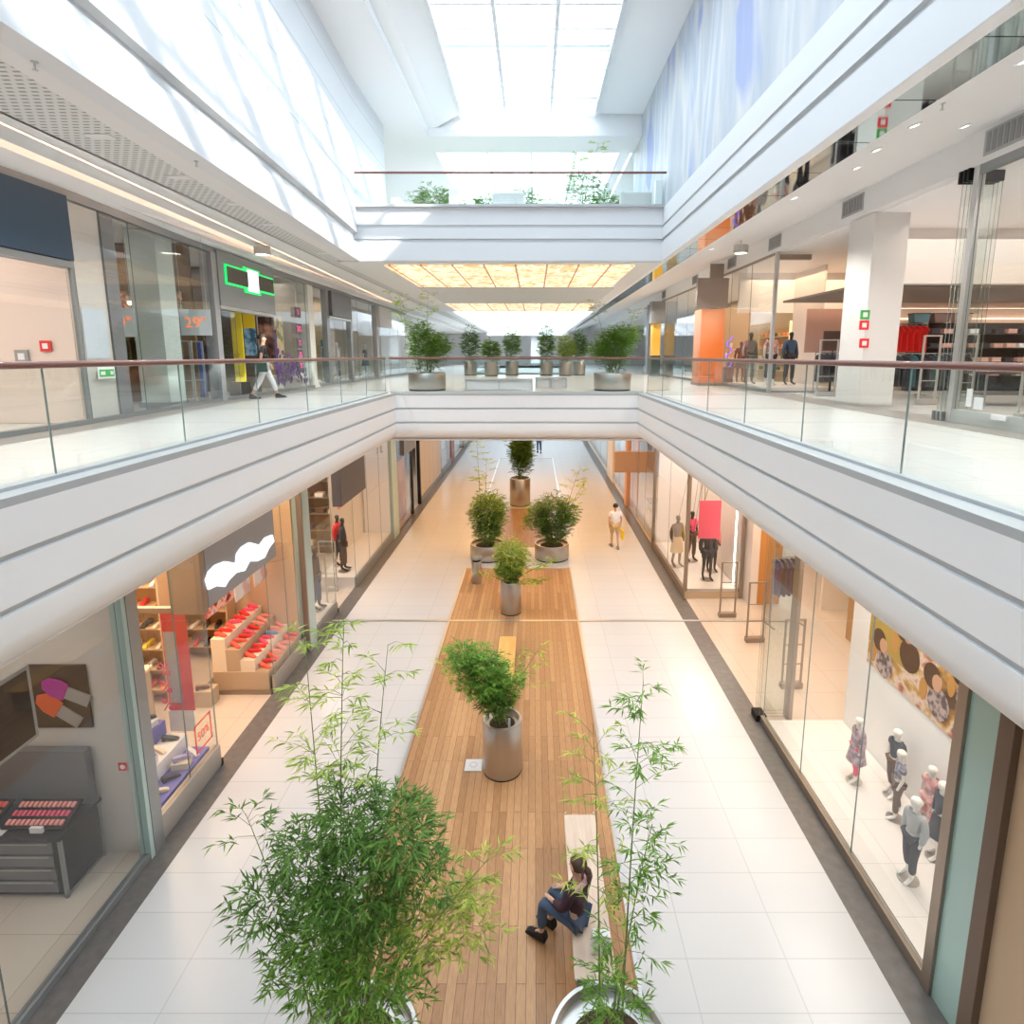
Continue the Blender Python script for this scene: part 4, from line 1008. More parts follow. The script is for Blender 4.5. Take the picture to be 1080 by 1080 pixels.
# white photo board and red sale pieces in the near window
board('white board with grey strokes standing at the near end of the violet steps', 'display_board', 'board', -5.75, -5.70, 7.80, 8.35, 1.15, 2.25, noise_mat('sketch_print', [(.45, (.82, .83, .86)), (.6, (.55, .58, .65))], (2, 3, 3)))
board('board covered with black and white shoe pictures behind the violet steps', 'display_board', 'board', -6.56, -6.52, 8.2, 9.0, 1.42, 2.35, noise_mat('shoe_print', [(.42, (.10, .08, .10)), (.5, (.75, .68, .66)), (.62, (.85, .80, .78)), (.72, (.45, .06, .12))], (7, 7, 7)))
board('yellow basket of goods on the counter in the shoe shop', 'goods_basket', 'basket', -7.5, -7.0, 9.0, 9.5, 1.35, 1.6, yellow, .05)
t = thing('sale_banner', 'tall red and white sale banner hanging inside the shoe shop entrance', 'banner', (-5.72, 9.6, 0))
MB().box(-.22, .22, -.008, .008, .95, 2.85).build('banner_cloth', red, t); MB().box(-.20, .02, -.012, -.008, 1.1, 2.45).build('photo', mat('grey_photo', (.40, .40, .45), .6), t); MB().box(-.23, .23, -.015, .015, 2.85, 2.89).build('top_bar', alu, t)
MB().box(-.25, .2, -.02, .0, .55, .95).build('white_card', whitec, t)
for q, z in enumerate((1.95, 1.62, 1.28)):
    if not q:
        for sx in (-.2, .2): MB().tube((sx, 0, 2.89), (sx, 0, 4.69), .004, 5).build('wire', alu, t)
    text('%', .34, mat('sale_pink', (.90, .05, .16), .5), t, (.02 - .24, -.03 - .02, z - .2), (PI / 2, 0, 0), 'percent_sign')
t = thing('window_sticker', 'red outlined fifty percent sticker low on the shoe shop glass', 'sticker', (XL + .012, 9.02, .92), 0)
s_ = MB()
for a0, a1, b0, b1 in ((-.24, .24, .22, .25), (-.24, .24, -.25, -.22), (-.24, -.21, -.25, .25), (.21, .24, -.25, .25)): s_.box(0, .004, a0, a1, b0, b1)
s_.build('frame_line', redlt, t); text('50%', .21, redlt, t, (.003, 0, 0), (PI / 2, 0, PI / 2), 'lettering', .002)
# right-hand stepped display with red and pink shoes
t = thing('display_steps', 'beige stepped display of red and pink shoes right of the shoe shop entrance', 'display', (0, 0, 0))
beige = mat('beige_laminate', (.50, .38, .26), .5)
for i in range(4): MB().box(-5.14 - .30 * i, -5.44 - .30 * i, 11.68, 13.42, .08, .52 + .24 * i).build('step', [beige, cream][i % 2] if i else beige, t)
MB().box(-5.10, -6.65, 11.62, 13.44, 0, .08).build('plinth', bronze, t); MB().box(-5.14, -6.34, 11.66, 11.68, .08, .5).build('side_panel', beige, t)
post(XL - .03, XL + .03, 11.66, 13.44, 0, .42, mat('plinth_metal', (.42, .40, .37), .4, .5)); pane(XL, 11.68, 13.44, .42, 4.7, 2)
rc_ = [red, pinkd, whitec, pink, redlt, mat('shoe_blue', (.15, .32, .65), .5)]
for i in range(4):
    for j in range(8):
        shoe(rc_[rs.choice((0, 0, 1, 1, 2, 3, 4, 5)) if j > 2 else (0, 4)[rs.random() > .6]], (-5.29 - .30 * i, 11.82 + j * .21, .52 + .24 * i), rs.uniform(-.6, .6), 'shoe on the %s beige step, %s from the entrance side' % (('lowest', 'second', 'third', 'top')[i], ORD[j]), 'shoes on the beige steps')
for j, (y, lb) in enumerate(((11.75, 'framed white sale poster hanging at the entrance end of the beige steps'), (12.6, 'second white sale poster hanging over the beige steps'))):
    t = thing('hanging_poster', lb, 'poster', (-5.75, y + .3, 2.55)); MB().box(-.01, .01, -.32, .32, -.5, .5).build('print', noise_mat('pale_print', [(.45, (.82, .74, .72)), (.6, (.70, .45, .42))], (3, 3, 3)), t); MB().box(-.02, .02, -.34, .34, .5, .53).build('top_bar', bronze, t)
    for s in (-.3, .3): MB().tube((0, s, .52), (0, s, 2.13), .004, 5).build('wire', alu, t)
board('red, white and blue shoe print hung behind the beige steps', 'wall_print', 'print', -6.46, -6.42, 11.75, 13.35, 1.65, 4.2, noise_mat('red_shoe_print', [(.36, (.10, .05, .04)), (.43, (.62, .07, .05)), (.50, (.85, .42, .36)), (.57, (.86, .76, .70)), (.66, (.22, .34, .62)), (.72, (.75, .12, .10))], (5, 5, 5), .6, 4))
for y in (12.0, 13.1): tag(MB().tube((-6.44, y, 4.2), (-6.44, y, 4.69), .005, 5).build('wire', alu), 'thin wire holding the red and blue shoe print, %s one' % ('entrance side' if y < 12.5 else 'far'), 'wire')
# shelf walls with rows of shoes
GS = 'shoes on the back shelves of the shoe shop'
wcol = [cream, mat('shoe_tan', (.45, .26, .10), .5), mat('shoe_brown', (.14, .07, .03), .5), orange, whitec, red, yellow, shc[2]]
for q, (loc, rz, w, lb) in enumerate((((-8.16, 13.44, 0), 0, 2.9, 'tall warm shelf unit of shoes on the far side wall of the shoe shop'), ((-9.88, 10.6, 0), PI / 2, 4.6, 'long shelf unit of shoes along the back wall of the shoe shop'), ((-8.0, 11.6, 0), 0, 1.9, 'free-standing shelf unit of shoes behind the low beige counter'))):
    zs = [.35, .8, 1.25, 1.7, 2.15, 2.6, 3.05]
    shelving(lb, loc, rz, w, 3.4 if q < 2 else 3.2, .38, zs, mat('shelf_back', (.46, .29, .13), .6), mat('shelf_board', (.62, .46, .28), .6))
    for zi, z in enumerate(zs):
        n = int(w / .27)
        for j in range(n):
            shoe(wcol[rs.randrange(8)], on_shelf(loc, rz, -w / 2 + .16 + j * .27, -.22, z), rz - PI / 2 + rs.uniform(-.2, .2), 'small shoe on the %s shelf counted from the floor, %s' % (('first', 'second', 'third', 'fourth', 'fifth', 'sixth', 'seventh')[zi], ('far side wall', 'back wall', 'free-standing unit')[q]), GS, 1.15)
t = thing('gondola', 'low beige counter in the middle of the shoe shop', 'counter', (-7.3, 9.6, 0)); MB().box(-.5, .5, -.8, .8, 0, 1.3).build('carcass', beige, t); MB().box(-.54, .54, -.84, .84, 1.3, 1.35).build('counter_top', cream, t)
t = thing('shoe_stand', 'low stand with a pair of brown shoes beside the beige steps', 'stand', (-6.35, 11.3, 0)); MB().box(-.22, .22, -.16, .16, 0, .35).build('stand', beige, t)
shoe(wcol[2], (-6.35, 11.25, .35), .5, 'brown shoe on the low stand beside the beige steps', 'shoes on the low stand')
post(XL - .18, XL + .10, 13.5, 13.95, 0, 4.73, tealcol); post(XL - .02, XL + .11, 13.46, 13.52, 0, 4.73, bronze)
# clothes shop
wall(-10, -9.0, 13.6, 23.4, 0, 4.7, mat('warm_wall', (.60, .44, .29), .7))
plat = mat('display_platform', (.80, .74, .70), .4)
t = thing('display_platform', 'white display platform behind the near pane of the clothes shop', 'platform', (0, 0, 0)); MB().box(XL - .05, -6.4, 14.0, 15.7, 0, .28).build('platform', plat, t, bevel=.01); MB().box(XL - .05, -6.4, 13.98, 15.72, .24, .285).build('edge', plat, t)
pane(XL, 13.97, 15.70, .30, 4.7, 1); post(XL - .04, XL + .04, 13.97, 15.75, 0, .30, frame); post(XL - .05, XL + .05, 15.70, 15.78, 0, .12, black)
pane_y(15.74, -6.3, XL, .12, 2.9)
dkcl = mat('dark_cloth', (.045, .04, .05), .8); brcl = mat('brown_cloth', (.13, .07, .04), .8)
mannequin('dark mannequin in charcoal clothes near the pale green column', (-5.42, 15.30, .297), -PI / 2 + .2, 1.8, 'jacket', dkcl, denim, dummyk)
mannequin('dark mannequin in blue trousers second from the pale green column', (-5.95, 14.75, .297), -PI / 2 - .3, 1.8, 'top', brcl, denim, dummyk)
gate('pale anti-theft gate beside the near pane of the clothes shop', (-5.75, 16.15, 0), 0, .6, 1.6, alu); gate('pale anti-theft gate at the far side of the clothes shop entrance', (-5.8, 17.3, 0), 0, .5, 1.6, alu)
board('dark grey blank sign panel over the clothes shop entrance', 'shop_sign', 'sign', -5.25, -4.98, 16.45, 18.9, 2.9, 4.72, mat('sign_dark', (.11, .10, .105), .5))
t = thing('display_platform', 'white display platform with grooved backdrop right of the dark grey sign', 'platform', (0, 0, 0)); MB().box(XL - .05, -6.2, 17.62, 22.38, 0, .30).build('platform', plat, t); bk = MB()
for i in range(9): bk.box(-6.2, -6.17, 18.85 + i * .39, 19.23 + i * .39, .3, 4.66)
o = bk.build('grooved_backdrop', plat, t)
wall(-6.12, XL - .05, 22.41, 22.5, 0, 4.7, plat)
pane(XL, 17.6, 22.4, .32, 4.7, 3); post(XL - .04, XL + .04, 17.6, 22.4, 0, .32, frame); pane_y(17.6, -6.2, XL, .32, 2.9)
mannequin('dark mannequin in black and red under the dark grey sign', (-5.6, 18.2, .315), -PI / 2 + .4, 1.8, 'jacket', dkcl, brcl, dummyk)
mannequin('dark mannequin with a red bodice behind the one under the dark grey sign', (-5.95, 18.75, .315), -PI / 2, 1.75, 'skirt', red, dkcl, dummyk)
board('small coral print hung on the grooved white backdrop', 'wall_print', 'print', -6.16, -6.14, 19.5, 20.1, 2.0, 2.9, pinkd)
rack('clothes rail with dark garments at the back of the left clothes shop', (-7.6, 17.2, 0), .3, 1.8, 1.75)
hang(11, (-7.6, 17.2, 0), .3, 1.8, 1.75, [dkcl, brcl, denim, dkcl], 'dark garment on the rail of the left clothes shop', 'garments on the left clothes shop rail', .95)
rack('second clothes rail with dark garments beside the near pane of the left clothes shop', (-7.4, 15.1, 0), .1, 1.9, 1.75)
hang(12, (-7.4, 15.1, 0), .1, 1.9, 1.75, [dkcl, brcl, dkcl, cream, dkcl], 'garment on the rail beside the near pane of the left clothes shop', 'garments by the near pane, left clothes shop', .9)
shelving('back shelves with folded clothes in the left clothes shop', (-7.6, 20.9, 0), 0, 2.3, 3.6, .5, [.4, 1.0, 1.6, 2.2, 2.8, 3.3], brcl, bronze)
for zi, z in enumerate((.4, 1.0, 1.6, 2.2, 2.8)):
    for j in range(5): folded([dkcl, brcl, cream, denim][(zi + j) % 4], (-8.5 + j * .45, 20.65, z), 0, 'stack of folded clothes on the %s back shelf from the floor, left clothes shop' % ORD[zi].replace('nearest', 'first'), 'folded clothes in the left clothes shop')
# further units down the left row
post(XL - .06, XL + .08, 22.42, 23.3, 0, 4.73, tealcol); post(XL - .1, XL + .06, 23.3, 23.45, 0, 4.73, frame)
pane(XL, 23.45, 26.3, .12, 4.7, 1); board('large reddish brown poster in the window beyond the pale green pier', 'window_poster', 'poster', -5.32, -5.28, 23.7, 26.1, .0, 2.7, noise_mat('red_brown_print', [(.4, (.22, .06, .04)), (.6, (.42, .20, .14))], (1, 1, 1)))
wall(-7.2, -7.1, 23.4, 28, 0, 4.7, shopwall); board('dark grey sign box above the dark doorway of the left row', 'shop_sign', 'sign', -5.2, -4.95, 24.6, 26.9, 3.0, 4.7, darkgrey); board('pink end panel on the dark sign box of the left row', 'sign_panel', 'sign', -5.15, -4.94, 26.95, 27.9, 3.3, 4.7, pink)
wall(-6.4, -6.3, 26.3, 28.2, 0, 4.7, black); post(XL - .1, XL + .05, 26.3, 26.5, 0, 4.7, black); post(XL - .1, XL + .05, 28.1, 28.3, 0, 4.7, black)
gp = MB()
for i in range(5): gp.box(XL - .05, XL, 28.3 + i * 1.32, 29.58 + i * 1.32, .25, 4.7)
struct('wall_left', gp, mat('grey_panelling', (.50, .48, .45), .5)); post(XL - .06, XL + .03, 28.3, 34.9, 0, .25, frame)
pane(XL, 35, 39, .4, 4.7, 2); post(XL - .04, XL + .04, 35, 39, 0, .4, frame); wall(-6.6, -6.5, 35, 39, 0, 4.7, plat)
post(XL - .3, XL + .06, 39, 40.6, 0, 4.73, mat('red_brown_pier', (.30, .12, .10), .5)); pane(XL, 40.8, 46, .3, 4.7, 3); wall(-6.6, -6.5, 40.6, 80, 0, 4.7, plat)
post(XL - .3, XL + .06, 46, 47, 0, 4.73, bronze); pane(XL, 47, 70, .3, 4.7, 6)

# ------------------------------------------------------------------ ground floor, right row of shops
XR = 5.10
wall(XR, XR + .1, -4, 4.96, 0, 4.7, mat('tan_wall', (.52, .38, .25), .6)); post(XR - .08, XR + .15, 4.96, 5.14, 0, 4.73, mat('brown_post', (.14, .09, .06), .5))
t = struct('trim_9', MB().box(XR - .02, XR + .03, 5.14, 5.58, 0, 4.73), teal); wall(XR + .03, XR + .1, 5.14, 5.58, 0, 4.7, teal)
post(XR - .06, XR + .10, 5.58, 5.72, 0, 4.73, bronze)
pane(XR, 5.74, 10.62, .16, 4.72, 3); post(XR - .05, XR + .04, 5.72, 10.66, 0, .15, bronze)
kfloor = mat('kids_tiles', (.8, .78, .76), .3); brick(kfloor, objcoord(kfloor), (.80, .77, .74), (.81, .78, .75), (.66, .62, .58), .8, .8, .006)
t = thing('display_platform', 'wide white tiled platform carrying the child mannequins', 'platform', (0, 0, 0)); MB().box(XR + .05, 6.60, 5.74, 10.5, 0, .13).build('platform', plat, t); MB().box(XR + .05, 6.60, 5.74, 10.5, .13, .15).build('tile_top', kfloor, t)
wall(6.62, 6.74, 5.6, 10.5, 0, 4.7, white); wall(6.74, 13.9, 5.5, 5.6, 0, 4.7)
a = onx(918, 660, 7.03); b = onx(1012, 790, 7.03)
mur = noise_mat('photo_mural', [(.36, (.08, .045, .03)), (.42, (.30, .16, .05)), (.48, (.58, .34, .10)), (.54, (.80, .68, .60)), (.60, (.50, .18, .10)), (.67, (.12, .08, .07))], (1, 1.7, 2.0), .5, 4)
t = thing('wall_mural', 'wide photo mural with a mustard top on the wall behind the child mannequins', 'mural', (6.62, 0, 0))
MB().box(-.012, 0, 5.75, 9.92, 1.72, 4.65).build('print', mur, t); MB().box(-.016, -.012, 8.75, 9.92, 2.15, 4.65).build('mustard_area', mat('mustard_print', (.45, .31, .07), .6), t)
def shape(nm, cy_, cz_, ry, rz_, m, d): MB().prism([(cy_ + ry * math.cos(2 * PI * q / 18), cz_ + rz_ * math.sin(2 * PI * q / 18)) for q in range(18)], -d, -.012, 'x').build(nm, m, t)
hb_ = mat('print_hair', (.07, .035, .02), .6); pf = mat('print_skin', (.62, .36, .24), .6); pl = noise_mat('print_blouse', [(.42, (.10, .08, .10)), (.58, (.50, .42, .42))], (9, 9, 9)); om = mat('print_ochre', (.55, .28, .08), .6)
for (y_, z_, q_) in ((9.55, 2.25, .55), (8.95, 2.75, .6), (8.2, 2.35, .55), (7.65, 2.7, .5), (7.1, 2.2, .6), (6.5, 2.5, .55)):
    shape('blouse_area', y_ - .25 * q_, z_ - .55 * q_, .42 * q_, .45 * q_, pl if q_ < .58 else hb_, .018); shape('hair_area', y_ + .05, z_ + .05, .34 * q_, .36 * q_, hb_, .022); shape('face_area', y_ - .08, z_, .19 * q_, .24 * q_, pf, .026); shape('sleeve_area', y_ + .38 * q_, z_ - .45 * q_, .16 * q_, .34 * q_, om, .020)
MB().box(-.016, -.012, 5.75, 7.5, 1.72, 2.25).build('pale_area', mat('pale_pink_print', (.85, .72, .68), .6), t)
GK = 'child mannequins on the tiled platform'
plum = noise_mat('patterned_plum', [(.4, (.28, .18, .24)), (.6, (.55, .42, .46))], (14, 14, 14)); navy = noise_mat('patterned_navy', [(.4, (.10, .11, .18)), (.6, (.38, .38, .46))], (16, 16, 16))
rosep = noise_mat('patterned_rose', [(.4, (.62, .22, .22)), (.6, (.82, .56, .54))], (12, 12, 12)); greyc = mat('grey_cloth', (.50, .52, .55), .8); dnavy = mat('dark_navy', (.035, .04, .06), .8); beigec = mat('pale_beige_cloth', (.62, .52, .46), .8)
kids = [((5.93, 8.83), 1.16, 'coat', plum, pink, 'child mannequin in a plum patterned coat and pink leggings, alone at the left'),
        ((6.36, 8.50), 1.18, 'top', dnavy, brcl, 'child mannequin in a dark top nearest the mural, left of the group'),
        ((6.13, 8.02), 1.16, 'top', navy, brcl, 'child mannequin in a navy patterned top in the middle of the group'),
        ((6.42, 7.75), 1.10, 'top', rosep, rosep, 'child mannequin in rose beside the mural, behind the dark skirt'),
        ((6.27, 7.30), 1.20, 'skirt', dnavy, dnavy, 'child mannequin in a long dark navy skirt'),
        ((5.66, 6.95), 1.25, 'jacket', greyc, dnavy, 'child mannequin in a grey jacket and dark trousers, nearest the glass')]
for (x, y), H, d, m1, m2, lb in kids:
    mannequin(lb, (x, y, .165), PI / 2 + .35 * math.sin(x * 9), H, d, m1, m2, egg, True, GK)
t = thing('wall_cutout', 'flat rose-coloured child figure picture standing against the mural wall', 'cutout', (6.57, 7.15, .15)); MB().prism([(-.12, 0), (.12, 0), (.16, .6), (.22, 1.0), (.10, 1.25), (.12, 1.5), (-.10, 1.5), (-.12, 1.25), (-.22, 1.0), (-.16, .6)], -.02, .02, 'x').build('print', rosep, t)
# entrance of the clothes shop, stacked sliding panes, gates
for i, y in enumerate((10.70, 10.80, 10.90)):
    g = pane_y(y, XR - .05, XR + .55, .1, 4.7)
post(XR - .12, XR + .08, 10.66, 10.94, 0, .14, black); post(XR + .52, XR + .60, 10.68, 10.92, 0, 4.7, bronze)
GG = 'anti-theft gates'
gate('bronze anti-theft gate furthest into the right clothes shop, by the white box window', (5.95, 15.45, 0), .05, .42, 1.6, bronze); gate('bronze anti-theft gate nearest the stacked sliding panes on the right', (6.18, 14.0, 0), .05, .42, 1.6, bronze)
gate('anti-theft gate seen behind the kids window glass', (6.2, 11.9, 0), .05, .42, 1.6, bronze)
wall(11.0, 11.1, 5.6, 22, 0, 4.7, mat('wood_wall', (.42, .25, .12), .5)); wall(8.8, 11, 15.9, 16.0, 0, 4.7, shopwall)
board('tall wooden wardrobe panel inside the right clothes shop', 'wardrobe_panel', 'panel', 8.6, 8.7, 12.4, 14.2, 0, 3.6, mat('wood_wall', (.42, .25, .12), .5)); board('white pillar inside the right clothes shop', 'shop_pillar', 'pillar', 8.3, 8.9, 11.6, 12.3, 0, 4.68, white)
rack('short clothes rail with purple and dark garments beside the orange door', (7.35, 15.0, 0), .2, .9, 1.9)
hang(5, (7.35, 15.0, 0), .2, .9, 1.9, [purple, dkcl, purple, dkcl, mat('plum_cloth', (.10, .01, .05), .8)], 'purple or dark garment on the short rail by the orange door', 'garments by the orange door', 1.0)
board('orange door panel at the back of the right clothes shop entrance', 'door_panel', 'door', 7.05, 7.75, 16.30, 16.36, .0, 3.4, mat('door_orange', (.62, .30, .09), .5))
shelving('dark wooden shelves along the back wall of the right clothes shop', (10.95, 13.0, 0), -PI / 2, 4.5, 3.2, .5, [.4, 1.0, 1.6, 2.2, 2.8], brcl, bronze)
for zi, z in enumerate((.4, 1.0, 1.6, 2.2, 2.8)):
    for j in range(8): folded([cream, brcl, redlt, dkcl, tan][(zi * 3 + j) % 5], (10.7, 11.0 + j * .52, z), PI / 2, 'stack of folded clothes, %s shelf from the floor, right clothes shop' % ORD[zi].replace('nearest', 'first'), 'folded clothes in the right clothes shop')
# white box window with dressed mannequins
t = thing('display_platform', 'white platform inside the box window with the coral poster', 'platform', (0, 0, 0)); MB().box(XR + .05, 6.72, 16.87, 21.4, .05, .24).build('platform', plat, t); MB().box(XR - .02, 6.69, 16.70, 16.71, 0, .22).build('wood_plinth', beige, t)
wall(6.75, 6.82, 16.75, 21.5, 0, 4.7, plat); wall(XR + .1, 6.8, 21.45, 21.5, 0, 4.7, plat); wall(6.82, 7.05, 16.2, 16.75, 0, 4.7, plat)
pane(XR, 16.80, 21.45, .24, 4.7, 2); pane_y(16.78, XR + .03, 6.72, .24, 4.7); post(XR - .05, XR + .05, 16.72, 16.84, 0, 4.73, bronze); post(6.70, 6.80, 16.70, 16.80, 0, 4.73, bronze); post(XR - .04, XR + .04, 16.84, 21.45, 0, .24, bronze)
for (px, py), d, m1, m2, lb in (((713, 597), 'skirt', brcl, tan, 'dark mannequin in a brown top and tan skirt at the left of the box window'), ((728, 591), 'top', pink, brcl, 'dark mannequin with a pink top second in the box window'), ((745, 611), 'shorts', dkcl, dkcl, 'dark mannequin in black jacket and shorts under the coral poster'), ((754, 602), 'shorts', pinkd, brcl, 'dark mannequin with a coral top right of the coral poster')):
    p = onz(px, py, .25); mannequin(lb, (min(p[0], 6.35), p[1], .255), PI + .5 if d != 'shorts' else PI + .1, 1.78, d, m1, m2, dummyk)
t = thing('hanging_poster', 'blank coral pink poster hanging in front of the mannequin in black', 'poster', (0, 0, 0))
a = ony(738, 528, 17.5); b = ony(759, 568, 17.5); MB().box(a[0], b[0], 17.49, 17.51, b[2], a[2]).build('print', mat('coral_poster', (.90, .12, .20), .6), t)
for x in (a[0] + .05, b[0] - .05): MB().tube((x, 17.5, a[2]), (x, 17.5, 4.68), .005, 5).build('wire', black, t)
for i, (y, dx) in enumerate(((19.8, .35), (19.0, -.3), (18.0, .3), (18.6, .1), (20.6, -.2))):
    tag(MB().path([(6.4 - .2 * (i % 2), y, 4.68), (6.2 - .15 * i, y + dx * 2.2, .6 + .5 * (i % 3))], .006, 5).build('cord', black), 'dark slanted cord strung in the box window, %s from the corner post' % ORD[(2, 3, 0, 1, 4)[i]].replace('nearest', 'first'), 'cord', 'slanted cords in the box window')
board('small pink flag high in the box window', 'window_flag', 'flag', 5.6, 5.62, 20.2, 20.7, 3.8, 4.3, pinkd)
t = thing('light_strip', 'vertical glowing light strip at the back corner of the box window', 'light', (6.68, 17.05, 0)); MB().box(-.03, .03, -.02, .06, .3, 4.4).build('housing', white, t); MB().box(-.05, -.03, -.01, .05, .3, 4.4).build('diffuser', lampw, t)
# further units down the right row
pane(XR, 21.7, 25.0, .15, 4.7, 2); wall(8, 8.1, 21.5, 45, 0, 4.7, mat('wood_wall', (.42, .25, .12), .5))
post(XR - .05, XR + .05, 21.5, 21.68, 0, 4.73, bronze)
a = ony(648, 476, 26); b = ony(682, 498, 26)
t = thing('shop_sign', 'blank tan sign box projecting from the far right row', 'sign', (0, 0, 0)); MB().box(a[0], b[0], 25.9, 26.1, b[2], a[2]).build('sign_box', tansign, t, bevel=.02); MB().box(b[0] - .1, XR + .1, 25.95, 26.05, b[2] + .4, b[2] + .5).build('bracket', bronze, t)
post(XR - .1, XR + .5, 27.6, 28.2, 0, 4.73, mat('salmon_pier', (.72, .42, .28), .5)); pane(XR, 25.2, 27.5, .1, 4.7, 2); pane(XR, 28.3, 33, .3, 4.7, 2); post(XR - .05, XR + .1, 33, 35.5, 0, 4.73, white); pane(XR, 36, 50, .3, 4.7, 4); post(XR - .05, XR + .2, 50, 52, 0, 4.73, bronze); pane(XR, 52, 70, .3, 4.7, 4)
for i, (y, lb) in enumerate(((23.0, 'glass jewellery cabinet nearest the box window in the far right row'), (24.3, 'second glass jewellery cabinet in the far right row'))):
    t = thing('display_cabinet', lb, 'cabinet', (5.75, y, 0), 0, 'glass cabinets in the far right row'); MB().box(-.35, .35, -.5, .5, 0, .75).build('carcass', cream, t, bevel=.01); MB().box(-.33, .33, -.48, .48, .75, 1.1).build('glass_case', gl_shop, t); MB().box(-.36, .36, -.51, .51, 1.1, 1.13).build('top', bronze, t)
shelving('dark shelf unit glowing inside the far right row', (7.9, 25.5, 0), -PI / 2, 4, 3, .5, [.5, 1.1, 1.7, 2.3], brcl, bronze)
for zi, z in enumerate((.5, 1.1, 1.7, 2.3)):
    for j in range(6): folded([cream, whitec, tan, redlt][(zi + j) % 4], (7.65, 23.9 + j * .62, z), PI / 2, 'stack of goods on the %s glowing shelf, far right row' % ORD[zi].replace('nearest', 'first'), 'goods in the far right row')
mannequin('white mannequin standing in the far right row beside the blank tan sign', (5.7, 29.3, 0.02), PI, 1.75, 'top', brcl, brcl, egg)

# ------------------------------------------------------------------ gallery floor, left row of shops
ZU, ZT = 6.05, 9.82
def lpost(y0, y1, z0, z1, m=frame, d0=-.06, d1=.06):
    TN[0] += 1
    return struct('trim_%d' % TN[0], MB().prism([(sx_(y0) + d0, y0), (sx_(y0) + d1, y0), (sx_(y1) + d1, y1), (sx_(y1) + d0, y1)], z0, z1), m)
def lboard(label, name, cat, y0, y1, z0, z1, m, d0=.02, d1=.05, group=None):
    return tag(MB().prism([(sx_(y0) + d0, y0), (sx_(y1) + d0, y1), (sx_(y1) + d1, y1), (sx_(y0) + d1, y0)], z0, z1).build(name, m), label, cat, group)
for y0, y1 in ((-4, 2), (2, 6), (6, 10), (10, 14), (14, 18), (18, 24), (24, 38)): lpost(y0, y1, 9.70, 9.84, frame); lpost(y0, y1, 6.05, 6.13, frame)
wall(-12, -11.9, -8, 40, 6.05, 9.9, mat('pinkish_wall', (.78, .66, .60), .7))
pinkw = MATS['pinkish_wall']
wall(-12, -7.2, 10.1, 10.2, 6.05, 9.9, pinkw); wall(-12, -7.4, 3.0, 3.1, 6.05, 9.9, pinkw)
lboard('dark blue blank fascia sign over the first shop of the left gallery', 'shop_sign', 'sign', 4.0, 9.96, 8.72, 9.72, mat('sign_blue', (.03, .065, .11), .45), -.2, .12)
lpost(3.0, 9.97, 8.60, 8.70, frame, -.1, .1)
pane_l(2.0, 9.98, 6.14, 8.6, 3); lpost(9.98, 10.06, 6.05, 9.7, frame, -.03, .03)
lpost(10.08, 10.88, 6.05, 9.70, mat('pale_partition', (.72, .66, .62), .5), -.12, -.02)
pane_l(10.05, 15.0, 6.14, 9.68, 3, .03)
lboard('blank bluish white sheet taped behind the glass by the pale partition', 'paper_sheet', 'paper', 10.16, 10.78, 7.15, 8.0, mat('bluish_sheet', (.66, .72, .80), .6), -.01, -.005)
t = lboard('small green and white exit sign below the blank sheet on the partition', 'exit_sign', 'sign', 10.3, 10.76, 6.80, 7.0, mat('sign_white', (.82, .85, .84), .5), .045, .055)
MB().prism([(sx_(10.33) + .057, 10.33), (sx_(10.73) + .057, 10.73), (sx_(10.73) + .06, 10.73), (sx_(10.33) + .06, 10.33)], 6.83, 6.96).build('green_field', mat('sign_green', (.05, .42, .10), .5), t)
for ya, yb in ((10.36, 10.48), (10.62, 10.70)): MB().prism([(sx_(ya) + .06, ya), (sx_(yb) + .06, yb), (sx_(yb) + .064, yb), (sx_(ya) + .064, ya)], 6.865, 6.925).build('white_mark', MATS['sign_white'], t)
lpost(10.88, 11.25, 6.05, 9.72, darkgrey, -.15, .02)
a = ony(28, 365, 9.74)
def small_sign(label, x, y, z, m, s=.09):
    t = thing('alarm_sign', label, 'sign', (x, y, z)); MB().box(-s, s, -.03, 0, -s, s).build('plate', m, t); MB().box(-s * .5, s * .5, -.035, -.03, -s * .5, s * .5).build('white_square', whitec, t); return t
small_sign('small red fire alarm square on the pinkish wall of the first left gallery shop', ony(49, 365, 10.09)[0], 10.09, ony(49, 365, 10.09)[2], red)
small_sign('small grey box on the pinkish wall of the first left gallery shop', ony(24, 376, 10.09)[0], 10.09, ony(24, 376, 10.09)[2], midgrey, .11)
t = thing('display_counter', 'white counter with a till inside the first left gallery shop', 'counter', (-9.6, 8.2, ZU)); MB().box(-.9, .9, -.3, .3, 0, 1.0).build('carcass', white, t); MB().box(-.95, .95, -.34, .34, 1.0, 1.05).build('counter_top', palewood, t)
t = thing('monitor', 'dark monitor standing on the white counter in the left gallery', 'screen', (-9.3, 8.2, ZU + 1.05)); MB().box(-.2, .2, -.015, .015, .1, .42).build('screen', black, t); MB().box(-.03, .03, -.02, .02, 0, .1).build('stand', midgrey, t)
